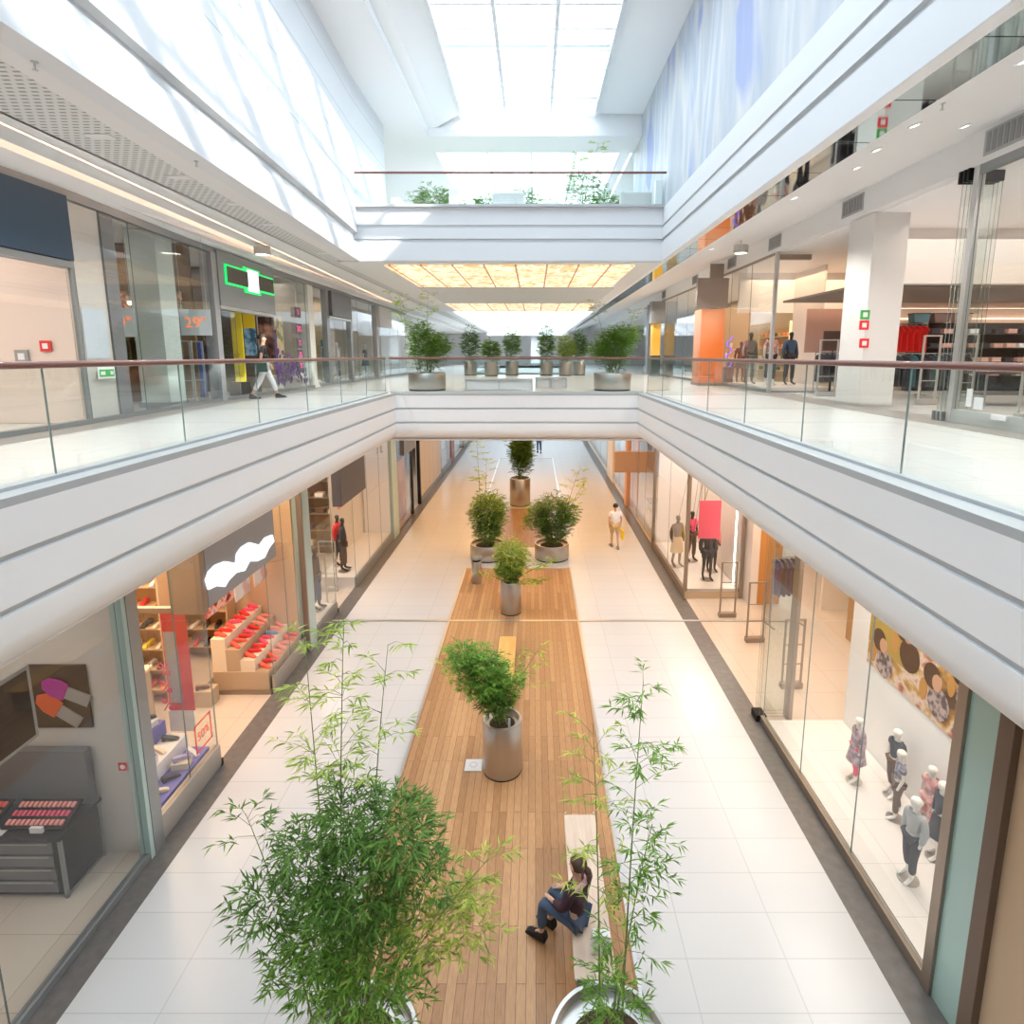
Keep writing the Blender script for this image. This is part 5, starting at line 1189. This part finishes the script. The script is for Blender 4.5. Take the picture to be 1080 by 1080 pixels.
# second shop: dark interior with a pale pillar and price boards
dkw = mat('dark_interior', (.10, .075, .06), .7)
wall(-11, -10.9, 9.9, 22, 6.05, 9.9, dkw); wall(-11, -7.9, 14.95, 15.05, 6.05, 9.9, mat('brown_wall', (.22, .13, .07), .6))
t = thing('shop_pillar', 'pale green square pillar behind the glass of the dark left gallery shop', 'pillar', (-7.88, 13.45, ZU)); MB().box(-.32, .32, -.3, .3, 0, 3.8).build('shaft', mat('pale_green_pillar', (.58, .66, .64), .5), t); MB().box(-.36, .36, -.34, .34, 0, .12).build('skirting', frame, t)
def price(label, s, x, y, z, w=.34, h=.36, col=redlt, bgm=None):
    t = thing('price_board', label, 'sign', (x, y, z), .25)
    MB().box(-w, w, -.012, .012, -h, h).build('board', bgm or mat('board_grey', (.55, .62, .64), .5), t); text(s, h * 1.15, mat('price_orange', (.95, .22, .06), .5, 0, (.95, .22, .06), .4), t, (0, -.016, -.02), (PI / 2, 0, 0))
    for sx in (-w * .8, w * .8): MB().tube((sx, 0, h), (sx, 0, 9.88 - z), .004, 5).build('wire', alu, t)
    return t
a = ony(127, 340, 11.9); price('hanging price board reading 39 beside the pale green pillar', '39"', a[0], 11.9, a[2], .26, .28)
a = ony(206, 340, 14.2); price('hanging price board reading 29 right of the pale green pillar', '29"', a[0], 14.2, a[2], .34, .30)
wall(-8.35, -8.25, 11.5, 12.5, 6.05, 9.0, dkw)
rack('clothes rail with dark garments left of the pale green pillar', (-8.5, 11.9, ZU), .2, 1.4, 1.6)
hang(8, (-8.5, 11.9, ZU), .2, 1.4, 1.6, [dkcl, tan, brcl, redlt, dkcl], 'garment on the rail left of the pale green pillar', 'garments left of the pale green pillar')
olive = mat('olive_cloth', (.10, .15, .05), .8)
rack('clothes rail with brown and green garments right of the pale green pillar', (-9.0, 14.1, ZU), .15, 1.8, 1.7)
hang(10, (-9.0, 14.1, ZU), .15, 1.8, 1.7, [brcl, olive, tan, dkcl, olive], 'garment on the rail right of the pale green pillar', 'garments right of the pale green pillar')
board('wide bright floral print high in the dark left gallery shop', 'wall_print', 'print', -9.6, -8.1, 14.85, 14.9, 8.0, 8.75, noise_mat('floral_print', [(.35, (.05, .05, .04)), (.45, (.15, .30, .22)), (.52, (.62, .16, .08)), (.6, (.85, .70, .55)), (.68, (.80, .60, .10))], (5, 5, 5)))
for i, x in enumerate((-9.2, -8.85, -8.55)): t = thing('spot_lamp', 'small bare spot lamp by the floral print, %s from the left' % ORD[i].replace('nearest', 'first'), 'light', (x, 14.6, 8.45), 0, 'spot lamps by the floral print'); MB().ell((0, 0, 0), (.05, .05, .05), 12, 8).build('bulb', lampw, t); MB().tube((0, 0, .05), (0, 0, 1.452), .004, 5).build('cable', black, t)
for i, (y, lb) in enumerate(((14.1, 'clear anti-theft gate just inside the dark left gallery shop, left one'), (14.55, 'clear anti-theft gate just inside the dark left gallery shop, right one'))): gate(lb, (-7.68, y, ZU), .1, .28, 1.5, alu)
board('blue bottle-shaped stand beside the anti-theft gates', 'standing_sign', 'sign', -7.75, -7.62, 14.72, 14.80, ZU, 7.55, blue, .02)
# grey portal with the green outlined sign
lpost(14.95, 15.2, 6.05, 9.72, midgrey, -.2, .10); 
t = thing('shop_sign', 'grey fascia panel carrying the green outlined shop sign', 'sign', (0, 0, 0))
MB().prism([(sx_(15.2) - .1, 15.2), (sx_(15.2) + .14, 15.2), (sx_(18.6) + .14, 18.6), (sx_(18.6) - .1, 18.6)], 8.45, 9.80).build('sign_panel', mat('fascia_grey', (.24, .25, .255), .5), t)
y0, y1 = 15.55, 18.45
def gsign(ya, yb, za, zb, d0, d1, m, nm): MB().prism([(sx_(ya) + d0, ya), (sx_(ya) + d1, ya), (sx_(yb) + d1, yb), (sx_(yb) + d0, yb)], za, zb).build(nm, m, t)
gsign(15.5, 18.5, 9.00, 9.50, .14, .18, greenglow, 'green_outline'); gsign(16.55, 17.55, 8.90, 9.58, .14, .185, greenglow, 'green_outline')
gsign(15.56, 18.44, 9.05, 9.45, .17, .20, mat('sign_brown', (.075, .06, .045), .5), 'dark_field'); gsign(16.72, 17.38, 8.95, 9.53, .19, .215, signglow, 'white_blank')
lpost(15.2, 18.6, 8.36, 8.45, alu, -.1, .12)
pane_l(15.2, 16.2, 6.14, 8.36, 1); pane_l(18.6, 21.4, 6.14, 9.68, 1)
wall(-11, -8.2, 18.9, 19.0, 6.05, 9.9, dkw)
t = thing('advert_panel', 'tall yellow advert panel just inside the green sign entrance', 'advert', (-7.95, 17.2, ZU)); MB().box(-.15, .15, -.02, .02, .4, 2.55).build('print', noise_mat('yellow_print', [(.3, (.05, .05, .02)), (.38, (.90, .72, .03)), (.6, (.93, .78, .05))], (2, 2, 1.2)), t); MB().box(-.3, .3, -.1, .1, 0, .4).build('foot', black, t)
t = thing('advert_panel', 'hanging advert in yellow and light blue in the green sign entrance', 'advert', (-7.90, 17.85, ZU)); MB().box(-.17, .17, -.015, .015, 1.15, 1.95).build('blue_print', noise_mat('blue_print', [(.40, (.04, .12, .22)), (.5, (.18, .42, .68)), (.65, (.55, .75, .88))], (4, 4, 4)), t); MB().box(-.17, .17, -.015, .015, 1.95, 2.45).build('yellow_print', yellow, t)
for sx in (-.15, .15): MB().tube((sx, 0, 2.45), (sx, 0, 3.83), .004, 5).build('wire', alu, t)
board('dark red-brown portrait print right of the blue and yellow advert', 'wall_print', 'print', -8.1, -7.6, 18.85, 18.9, 6.6, 8.4, noise_mat('portrait_print', [(.40, (.04, .025, .02)), (.55, (.32, .14, .09)), (.68, (.62, .34, .24))], (3, 3, 3)))
# purple floral decal and the column of 75 signs
t = thing('window_decal', 'purple flower decal covering the lower glass right of the green sign entrance', 'decal', (0, 0, 0)); rp = random.Random(9); mb = MB()
for i in range(150):
    u = rp.random(); y = 17.3 + 3.8 * u; y = max(y, 18.72); zc = 6.25 + (1.75 - 1.25 * u) * rp.random() ** .8
    r = .05 + .10 * rp.random(); X = sx_(y) + .03; n = 7
    mb.poly([(X + .002 * rp.random(), y + r * (1 if k % 2 else .6) * math.cos(2 * PI * k / n), zc + r * (1 if k % 2 else .6) * math.sin(2 * PI * k / n)) for k in range(n)])
o = mb.build('petals', purple, t, fix=False); o['kind'] = 'stuff'
board('cream panel with olive ornaments behind the purple flower decal', 'wall_print', 'print', -7.85, -7.80, 18.9, 20.0, 6.9, 8.5, noise_mat('ornament_print', [(.42, (.70, .55, .34)), (.55, (.78, .66, .45)), (.62, (.30, .30, .14))], (3, 3, 3)))
for i, (z, s_) in enumerate(((8.65, '%'), (8.10, '50%'), (7.62, '75'), (7.22, '75'), (6.85, '75'))):
    t = thing('price_card', '%s dark sale card counted from the top in the column of cards, reading %s' % (ORD[i].replace('nearest', 'first').capitalize(), s_), 'sign', (sx_(20.55) + .06, 20.55, z), PI / 2 + .05, 'column of sale cards')
    MB().box(-.27, .27, -.012, .0, -.17, .17).build('card', mat('card_dark', (.07, .055, .09), .5), t); text(s_, .25, mat('card_pink', (.95, .12, .28), .5, 0, (.95, .12, .28), .25), t, (0, -.016, 0), (PI / 2, 0, 0))
wall(-11, -7.9, 21.45, 21.55, 6.05, 9.9, mat('ribbed_pale_wall', (.62, .58, .52), .6))
t = thing('shop_pillar', 'slender pale pillar with flared foot right of the sale cards', 'pillar', (-7.75, 21.9, ZU)); MB().box(-.22, .22, -.25, .25, 0, 3.8).build('shaft', mat('pale_pillar', (.70, .72, .68), .5), t); MB().lathe([(.42, 0), (.30, .25), (.2, .6)], n=4).build('flared_foot', white, t)
pane_l(21.45, 38.0, 6.14, 9.68, 8); lpost(23.3, 23.6, 6.05, 9.72, frame, -.1, .1); lpost(26.3, 26.6, 6.05, 9.72, frame, -.1, .1)
lboard('dark sign box over the entrance beyond the slender pale pillar', 'shop_sign', 'sign', 23.7, 26.2, 8.75, 9.7, darkgrey, .06, .2)
lpost(23.6, 26.3, 8.66, 8.74, alu, 0, .12)
lpost(30.6, 31.0, 6.05, 9.72, midgrey, -.1, .12); lboard('pale grey sign box over the third far entrance of the left gallery', 'shop_sign', 'sign', 31.0, 33.6, 8.7, 9.7, mat('sign_pale', (.55, .53, .52), .5), .06, .2)
lpost(31.0, 31.5, 6.05, 8.7, mat('blue_post', (.05, .12, .18), .5), -.2, .0)
board('tall window print of a woman in white in the far left gallery', 'window_print', 'print', -8.0, -7.95, 24.3, 25.6, 6.4, 8.6, noise_mat('woman_print', [(.4, (.45, .42, .42)), (.5, (.72, .66, .64)), (.6, (.35, .30, .32))], (1.5, 1.5, .8)))
board('blue and orange standing panel in the far left gallery window', 'standing_sign', 'sign', -9.0, -8.9, 26.8, 28.4, ZU, 7.9, noise_mat('blue_orange_print', [(.42, (.05, .20, .28)), (.52, (.10, .35, .20)), (.6, (.80, .40, .20))], (1.2, 1.2, .6)))
for i, (y, x) in enumerate(((22.6, -8.3), (23.0, -8.8), (27.4, -8.5), (29.3, -8.4), (32.0, -8.5))):
    mannequin('%s white mannequin counted from the slender pillar in the far left gallery windows' % ORD[i].replace('nearest', 'first').capitalize(), (x, y, ZU + .02), -PI / 2, 1.75, ('top', 'dress', 'jacket')[i % 3], [dkcl, tan, whitec, brcl, dkcl][i], dkcl, egg, group='far left gallery mannequins')
for i, y in enumerate((22.55, 22.85, 23.15)): shoe(whitec, (-7.95, y, ZU + .09), -.6, 'white boot at the foot of the glass beyond the slender pillar, %s' % ORD[i].replace('nearest', 'first'), 'white boots by the slender pillar', 2.0)
for i, y in enumerate((24.0, 25.8)): gate('anti-theft gate at the far left gallery entrance, %s side' % ('near', 'far')[i], (-7.9, y, ZU), PI / 2, .5, 1.5, alu)
wall(-9.8, -9.7, 22, 40, 6.05, 9.9, mat('far_interior', (.45, .36, .24), .7))

# ------------------------------------------------------------------ gallery floor, right row of shops
XU = 7.9; ZR = 10.28
# sliding glass front nearest the camera
post(XU - .06, XU + .06, 10.26, 10.38, 6.05, ZR, alu); post(XU - .05, XU + .05, -2, 10.26, 10.14, 10.28, frame); post(XU - .05, XU + .05, -2, 10.26, 6.05, 6.28, mat('base_rail', (.55, .58, .57), .4, .4))
pane(XU, 2, 10.26, 6.28, 10.14, 2)
for i in range(3):
    pane_y(10.46 + i * .10, XU - .03, XU + .5, 6.2, 10.1)
    post(XU - .10, XU + .5, 10.43 + i * .10, 10.49 + i * .10, 6.05, 6.22, frame); post(XU - .10, XU + .5, 10.43 + i * .10, 10.49 + i * .10, 10.08, 10.28, black)
board('tall white sticker at the lower corner of the sliding glass front', 'window_sticker', 'sticker', XU - .025, XU - .012, 9.86, 9.98, 6.35, 6.65, whitec, 0); board('square white sticker at the lower corner of the sliding glass front', 'window_sticker', 'sticker', XU - .025, XU - .012, 9.60, 9.80, 6.32, 6.52, whitec, 0); board('white floor latch on the base rail of the sliding glass front', 'rail_latch', 'latch', XU - .10, XU - .05, 9.0, 9.3, 6.20, 6.28, whitec, .005)
# white pillar with safety signs
t = thing('shop_pillar', 'broad white pillar with three safety signs at the right gallery entrance', 'pillar', (0, 0, 0)); MB().box(7.94, 8.70, 13.4, 14.45, ZU, 10.26).build('shaft', mat('pillar_paint', (.74, .72, .70), .6), t); MB().box(7.92, 8.72, 13.38, 14.47, ZU, 6.11).build('skirting', alu, t)
for lb, px, py, m in (('green and white first aid sign, uppermost on the broad white pillar', 912, 332, MATS['sign_green']), ('red fire extinguisher sign, middle of three on the broad white pillar', 911, 343, red), ('red alarm box, lowest of three on the broad white pillar', 911, 362, red)):
    a = ony(px, py, 13.39); small_sign(lb, a[0], 13.395, a[2], m, .10)
# beam, dark ceiling, back wall, cove
wall(8.7, 19.9, 15.0, 15.3, 8.95, 10.25, mat('pillar_paint', (.74, .72, .70), .6)); struct('ceiling', MB().box(8.7, 19.9, 15.3, 19.8, 8.9, 8.96), mat('dark_ceiling', (.20, .17, .14), .6))
wall(8.3, 16, 22.85, 23.0, 8.8, 10.25, white); wall(12.1, 19.9, 19.8, 19.9, 6.05, 10.25, mat('peach_wall', (.80, .62, .50), .7)); struct('trim_10', MB().box(12.2, 19.8, 19.70, 19.78, 8.37, 8.41), led2); struct('trim_10', MB().box(12.2, 19.8, 19.62, 19.66, 8.70, 8.72), led2)
wall(15.0, 15.1, -4, 15, 6.05, 10.25, mat('peach_wall', (.80, .62, .50), .7))
GH = 'folded clothes on the dark wall shelves of the right gallery'
zs = [.5, .95, 1.4, 1.85]
t = shelving('long dark shelf unit of pale folded clothes in the right gallery shop', (16.3, 19.66, ZU), 0, 7.0, 2.2, .45, zs, mat('shelf_dark', (.06, .045, .04), .6), MATS['shelf_dark'])
rf = random.Random(3); fcol = [cream, mat('peach_cloth', (.72, .48, .38), .8), whitec, mat('rose_cloth', (.62, .36, .30), .8), dkcl]
for zi, z in enumerate(zs):
    for j in range(17): folded(fcol[rf.randrange(5)], (16.3 - 3.28 + j * .41, 19.38, ZU + z), 0, 'stack of folded clothes on the %s dark wall shelf from the floor, right gallery' % ORD[zi].replace('nearest', 'first'), GH)
for i, x in enumerate((12.95, 13.6, 14.3)):
    t = thing('hanging_basket', '%s dark basket from the left on top of the long dark shelf unit' % ORD[i].replace('nearest', 'first').capitalize(), 'basket', (x, 19.4, ZU + 2.2), 0, 'baskets on the dark shelf unit'); MB().prism([(-.22, .0), (.22, 0), (.26, .26), (-.26, .26)], -.16, .16, 'y').build('basket', [mat('teal_dark', (.06, .14, .16), .6), chocolate, pinkbrown][i], t); MB().box(-.27, .27, -.17, .17, .26, .29).build('rim', black, t)
rack('clothes rail with bright red dresses left of the long dark shelf unit', (11.35, 17.4, ZU), .0, 1.2, 2.05)
hang(6, (11.35, 17.4, ZU), 0, 1.2, 2.05, [mat('bright_red_cloth', (.85, .03, .02), .8)], 'bright red dress on the rail left of the dark shelf unit', 'bright red dresses', .75, .5)
rack('low clothes rail with black garments in front of the red dresses', (11.2, 16.3, ZU), .0, 2.6, 1.2)
hang(12, (11.2, 16.3, ZU), 0, 2.6, 1.2, [dkcl, mat('teal_cloth', (.04, .13, .15), .8), dkcl], 'black or teal garment on the low rail', 'garments on the low rail', .85, .3)
def table(label, x, y, w, d, h=.78):
    t = thing('display_table', label, 'table', (x, y, ZU)); MB().box(-w / 2, w / 2, -d / 2, d / 2, h - .05, h).build('tabletop', chocolate, t, bevel=.005)
    for sx in (-1, 1):
        for sy in (-1, 1): MB().box(sx * (w / 2 - .05) - .02, sx * (w / 2 - .05) + .02, sy * (d / 2 - .05) - .02, sy * (d / 2 - .05) + .02, 0, h - .05).build('leg', frame, t)
    MB().box(-w / 2 + .05, w / 2 - .05, -d / 2 + .05, d / 2 - .05, .25, .28).build('lower_shelf', chocolate, t)
table('dark display table with bright folded clothes behind the sliding glass front', 12.2, 14.0, 2.6, .9); table('second dark display table further right behind the sliding glass front', 14.0, 12.6, 1.6, .8)
for i in range(7): folded([whitec, cream, red, yellow, orange, tan, dkcl][i], (11.12 + i * .37, 13.9 + .1 * (i % 2), ZU + .78), .04 * i, 'pile of folded clothes on the near dark table, %s from the left' % ORD[i].replace('nearest', 'first'), 'folded clothes on the near dark table')
for i in range(3): folded([tan, redlt, dkcl][i], (13.5 + i * .45, 12.6, ZU + .78), .1 * i, 'pile of folded clothes on the second dark table, %s from the left' % ORD[i].replace('nearest', 'first'), 'folded clothes on the second dark table')
for lb, px, py, w in (('anti-theft gate right of the broad white pillar', 960, 428, .42), ('anti-theft gate right beside the stacked sliding panes', 1000, 432, .30)):
    p = onz(px, py, ZU); gate(lb, (p[0] + .62, p[1] + .4, ZU), .1, w, 1.62, alu)
gate('anti-theft gate behind the sliding glass front at the right edge', (9.45, 10.6, ZU), .0, .30, 1.62, alu); gate('anti-theft gate left of the broad white pillar', (8.95, 17.0, ZU), 0, .5, 1.6, alu)
# interior screens left of the pillar
board('blank pinkish brown screen hanging left of the broad white pillar', 'hanging_screen', 'screen', 9.75, 10.95, 20.3, 20.35, 7.3, 8.75, pinkbrown); board('black cloth-covered stand under the small chocolate screen', 'screen_stand', 'stand', 9.85, 9.9, 18.6, 18.66, ZU, 7.345, black); board('small dark chocolate screen in front of the pinkish brown one', 'hanging_screen', 'screen', 9.55, 10.2, 18.6, 18.66, 7.35, 7.95, chocolate)
rack('clothes rail of black garments below the small chocolate screen', (9.9, 18.2, ZU), .0, 1.5, 1.25)
hang(7, (9.9, 18.2, ZU), 0, 1.5, 1.25, [dkcl], 'black garment on the rail below the chocolate screen', 'black garments below the chocolate screen', .85, .3)
board('glowing amber wall panel behind the dark mannequins of the right gallery', 'backlit_wall', 'light', 11.0, 12.2, 24.5, 24.56, 7.2, 8.6, amberp)
# glazed front from the posts onward
pane(XU, 18.5, 26.6, 6.15, ZR, 4); post(XU - .05, XU + .05, 18.42, 18.54, 6.05, ZR, alu); post(XU - .04, XU + .04, 18.5, 40, 10.22, 10.30, bronze); post(XU - .04, XU + .04, 18.5, 40, 6.05, 6.15, frame)
post(XU + .05, XU + 1.0, 18.4, 18.56, 10.05, 10.20, bronze)
t = thing('display_platform', 'low pale platform under the mannequins of the right gallery window', 'platform', (0, 0, 0)); MB().box(XU + .1, 10.2, 18.8, 22.6, ZU, 6.2).build('platform', plat, t); MB().box(XU + .08, 10.22, 18.78, 22.62, ZU, 6.09).build('skirting', frame, t)
wall(10.3, 10.36, 20.4, 22.7, 6.05, 10.2, MATS['pale_partition'])
for i, (px, Y, d, m1, m2, lb) in enumerate(((790, 20.9, 'jacket', mat('mauve_grey_jacket', (.22, .17, .18), .8), mat('slate_trousers', (.10, .13, .14), .8), 'dark mannequin in a mauve-grey jacket with hands on hips in the right gallery window'), (812, 20.2, 'top', rosep, dkcl, 'mannequin in a rose patterned top second in the right gallery window'), (832, 20.4, 'jacket', denim, dkcl, 'mannequin in dark blue third in the right gallery window'))):
    p = ony(px, 390, Y); mannequin(lb, (p[0], Y, 6.213), PI + .2, 1.82, d, m1, m2, dummyk if i != 1 else egg)
# orange pillar with blank taupe sign, yellow pillar beyond
t = thing('shop_pillar', 'orange pillar in front of the right gallery glass under the taupe sign', 'pillar', (0, 0, 0)); MB().box(6.95, 7.85, 23.0, 24.0, ZU, 8.95).build('shaft', noise_mat('orange_pillar', [(.40, (.85, .22, .05)), (.6, (.88, .45, .28))], (.6, .6, .3), .35, 1), t); MB().box(6.92, 7.88, 22.97, 24.03, ZU, 6.15).build('skirting', bronze, t)
t = thing('shop_sign', 'blank taupe sign box above the orange pillar', 'sign', (0, 0, 0)); MB().box(6.72, 7.9, 22.9, 23.1, 9.0, 10.08).build('sign_box', brownsign, t, bevel=.01); MB().box(7.2, 7.7, 22.95, 23.05, 10.08, 10.6).build('bracket', bronze, t)
t = thing('shop_pillar', 'yellow pillar further along the right gallery', 'pillar', (0, 0, 0)); a = ony(688, 350, 34); b = ony(695, 350, 34); MB().box(a[0], b[0] + .1, 34, 34.5, ZU, 9.0).build('shaft', noise_mat('yellow_pillar', [(.4, (.90, .50, .05)), (.6, (.92, .68, .20))], (.5, .5, .3), .4), t); MB().box(a[0] - .02, b[0] + .12, 33.98, 34.52, ZU, 7.2).build('dark_base', mat('pillar_base', (.05, .07, .06), .4), t); MB().box(a[0] - .1, b[0] + .3, 33.9, 34.6, 9.0, 10.2).build('capital', frame, t)
pane(XU, 26.6, 40, 6.15, ZR, 6); wall(12, 12.1, 24.6, 40, 6.05, 10.2, mat('far_interior', (.45, .36, .24), .7)); post(XU - .3, XU + .1, 37, 37.6, 6.05, ZR, frame)
for i, (px, z) in enumerate(((731, 7.35), (741, 7.25))):
    a = ony(px, 370, 24.6); t = thing('neon_squiggle', '%s violet glowing squiggle left of the orange pillar' % ('left', 'right')[i], 'light', (a[0] + 1.2 + .35 * i, 26.0, 0), 0, 'violet squiggles')
    MB().path([(.14 * math.sin(k * 1.3), 0, z - .55 + k * .12) for k in range(12)], .03, 6).build('tube', mat('violet_glow', (.15, .08, .8), .5, 0, (.18, .10, .9), .8), t); MB().box(-.2, .2, -.1, .1, ZU, z - .55).build('stand', chocolate, t)
for i, (x, y) in enumerate(((9.4, 25.5), (9.8, 28.0), (9.2, 30.5))):
    mannequin('%s mannequin counted from the orange pillar in the far right gallery windows' % ORD[i].replace('nearest', 'first').capitalize(), (x, y, ZU + .02), PI, 1.75, ('dress', 'top', 'jacket')[i], [dkcl, tan, olive][i], dkcl, [dummyk, egg, egg][i], group='far right gallery mannequins')
shelving('shelf unit with warm goods behind the orange pillar glass', (11.9, 27.0, ZU), -PI / 2, 4, 2.4, .45, [.5, 1.0, 1.5, 2.0], MATS['shelf_back'], cream)
for zi, z in enumerate((.5, 1.0, 1.5, 2.0)):
    for j in range(8): folded([cream, orange, tan, olive][(zi + j) % 4], (11.65, 25.25 + j * .5, ZU + z), PI / 2, 'stack of goods on the %s warm shelf behind the orange pillar glass' % ORD[zi].replace('nearest', 'first'), 'warm goods behind the orange pillar glass')

# ------------------------------------------------------------------ ceiling fittings
slope = math.atan2(.85, 2.88)
def ceil_r(x): return 9.97 + (x - 4.97) * .85 / 2.88
for i, (px, py) in enumerate(((965, 131), (925, 157), (1080, 63), (1018, 132), (904, 176), (838, 208), (751, 262))):
    # a point of the sloping ceiling on that line of sight
    d = _ray(px, py); k = .85 / 2.88; tt = (9.97 - k * 4.97 + k * .55 - 7.2) / (d[2] - k * d[0]); p = (.55 + d[0] * tt, d[1] * tt, 7.2 + d[2] * tt)
    t = downlight((p[0], p[1], p[2] - .02), 'round recessed downlight in the sloping right gallery ceiling, %s' % ('third from the right edge, lit', 'fifth from the right edge', 'rightmost', 'second from the right edge', 'sixth from the right edge', 'second from the far end', 'furthest and smallest')[i], 'right gallery downlights'); t.rotation_euler = (0, -slope, 0)
for i, (px, py) in enumerate(((106, 144), (190, 187), (249, 215), (285, 237), (340, 267))):
    p = onz(px, py, 9.955); t = downlight((p[0], p[1], 9.955), 'square-framed downlight in the grey ceiling grille, %s from the left edge' % ORD[i].replace('nearest', 'first'), 'grille downlights'); MB().box(-.16, .16, -.10, .10, -.006, .0).build('frame_plate', ceilgrey, t)
for i, y in enumerate((9.75, 14.2, 18.6, 22.5, 27.5, 34)):
    t = thing('air_vent', 'rectangular air vent in the upright strip above the right shopfronts, %s' % (ORD[i] + ' from the camera' if i else 'nearest the camera'), 'vent', (7.845, y, 10.57), 0, 'air vents of the right gallery')
    MB().box(-.02, 0, -.45, .45, -.19, .19).build('frame', mat('vent_grey', (.42, .42, .42), .6), t); mb = MB()
    for s in range(7): mb.box(-.03, -.02, -.41 + s * .12, -.33 + s * .12, -.15, .15)
    mb.build('louvres', mat('vent_dark', (.25, .25, .26), .6), t)
def lantern(label, x, y, z):
    t = thing('ceiling_lantern', label, 'light', (x, y, z), 0, 'drum lanterns'); MB().lathe([(.19, 0), (.2, .02), (.2, .22)], n=24, cap=False).build('drum', mat('lantern_metal', (.55, .54, .50), .4, .6), t, True); MB().lathe([(0, .02), (.17, .02)], n=24, cap=False).build('diffuser', lampw, t); MB().tube((0, 0, .22), (0, 0, .36), .02).build('stem', alu, t)
    MB().lathe([(0, .22), (.2, .22)], n=24, cap=False).build('top_plate', alu, t)
lantern('drum-shaped lantern under the right gallery ceiling', 6.35, 17.2, 10.02); lantern('drum-shaped lantern under the left gallery cove light', -6.35, 15.6, 9.72)
for i, (px, py, z) in enumerate(((36, 65, 9.93), (207, 170, 9.93), (994, 113, 10.0))):
    p = onz(px, py, z); t = thing('sprinkler', ('small sprinkler head near the left edge under the left soffit', 'small sprinkler head halfway along the left soffit', 'small sprinkler head in the right gallery ceiling')[i], 'sprinkler', (p[0], p[1], z if i < 2 else ceil_r(p[0])), 0, 'sprinkler heads'); MB().lathe([(.03, -.01), (.03, 0)], n=12).build('plate', alu, t); MB().tube((0, 0, -.07), (0, 0, -.01), .008).build('nozzle', alu, t); MB().lathe([(.025, -.075), (.025, -.07)], n=12).build('deflector', alu, t)

t = thing('column', 'square white column standing far beyond the second void', 'column', (.75, 71.5, 6.05)); MB().box(-.55, .55, -.5, .5, 0, 3.45).build('shaft', white, t); MB().box(-.6, .6, -.55, .55, 0, .25).build('base', frame, t)
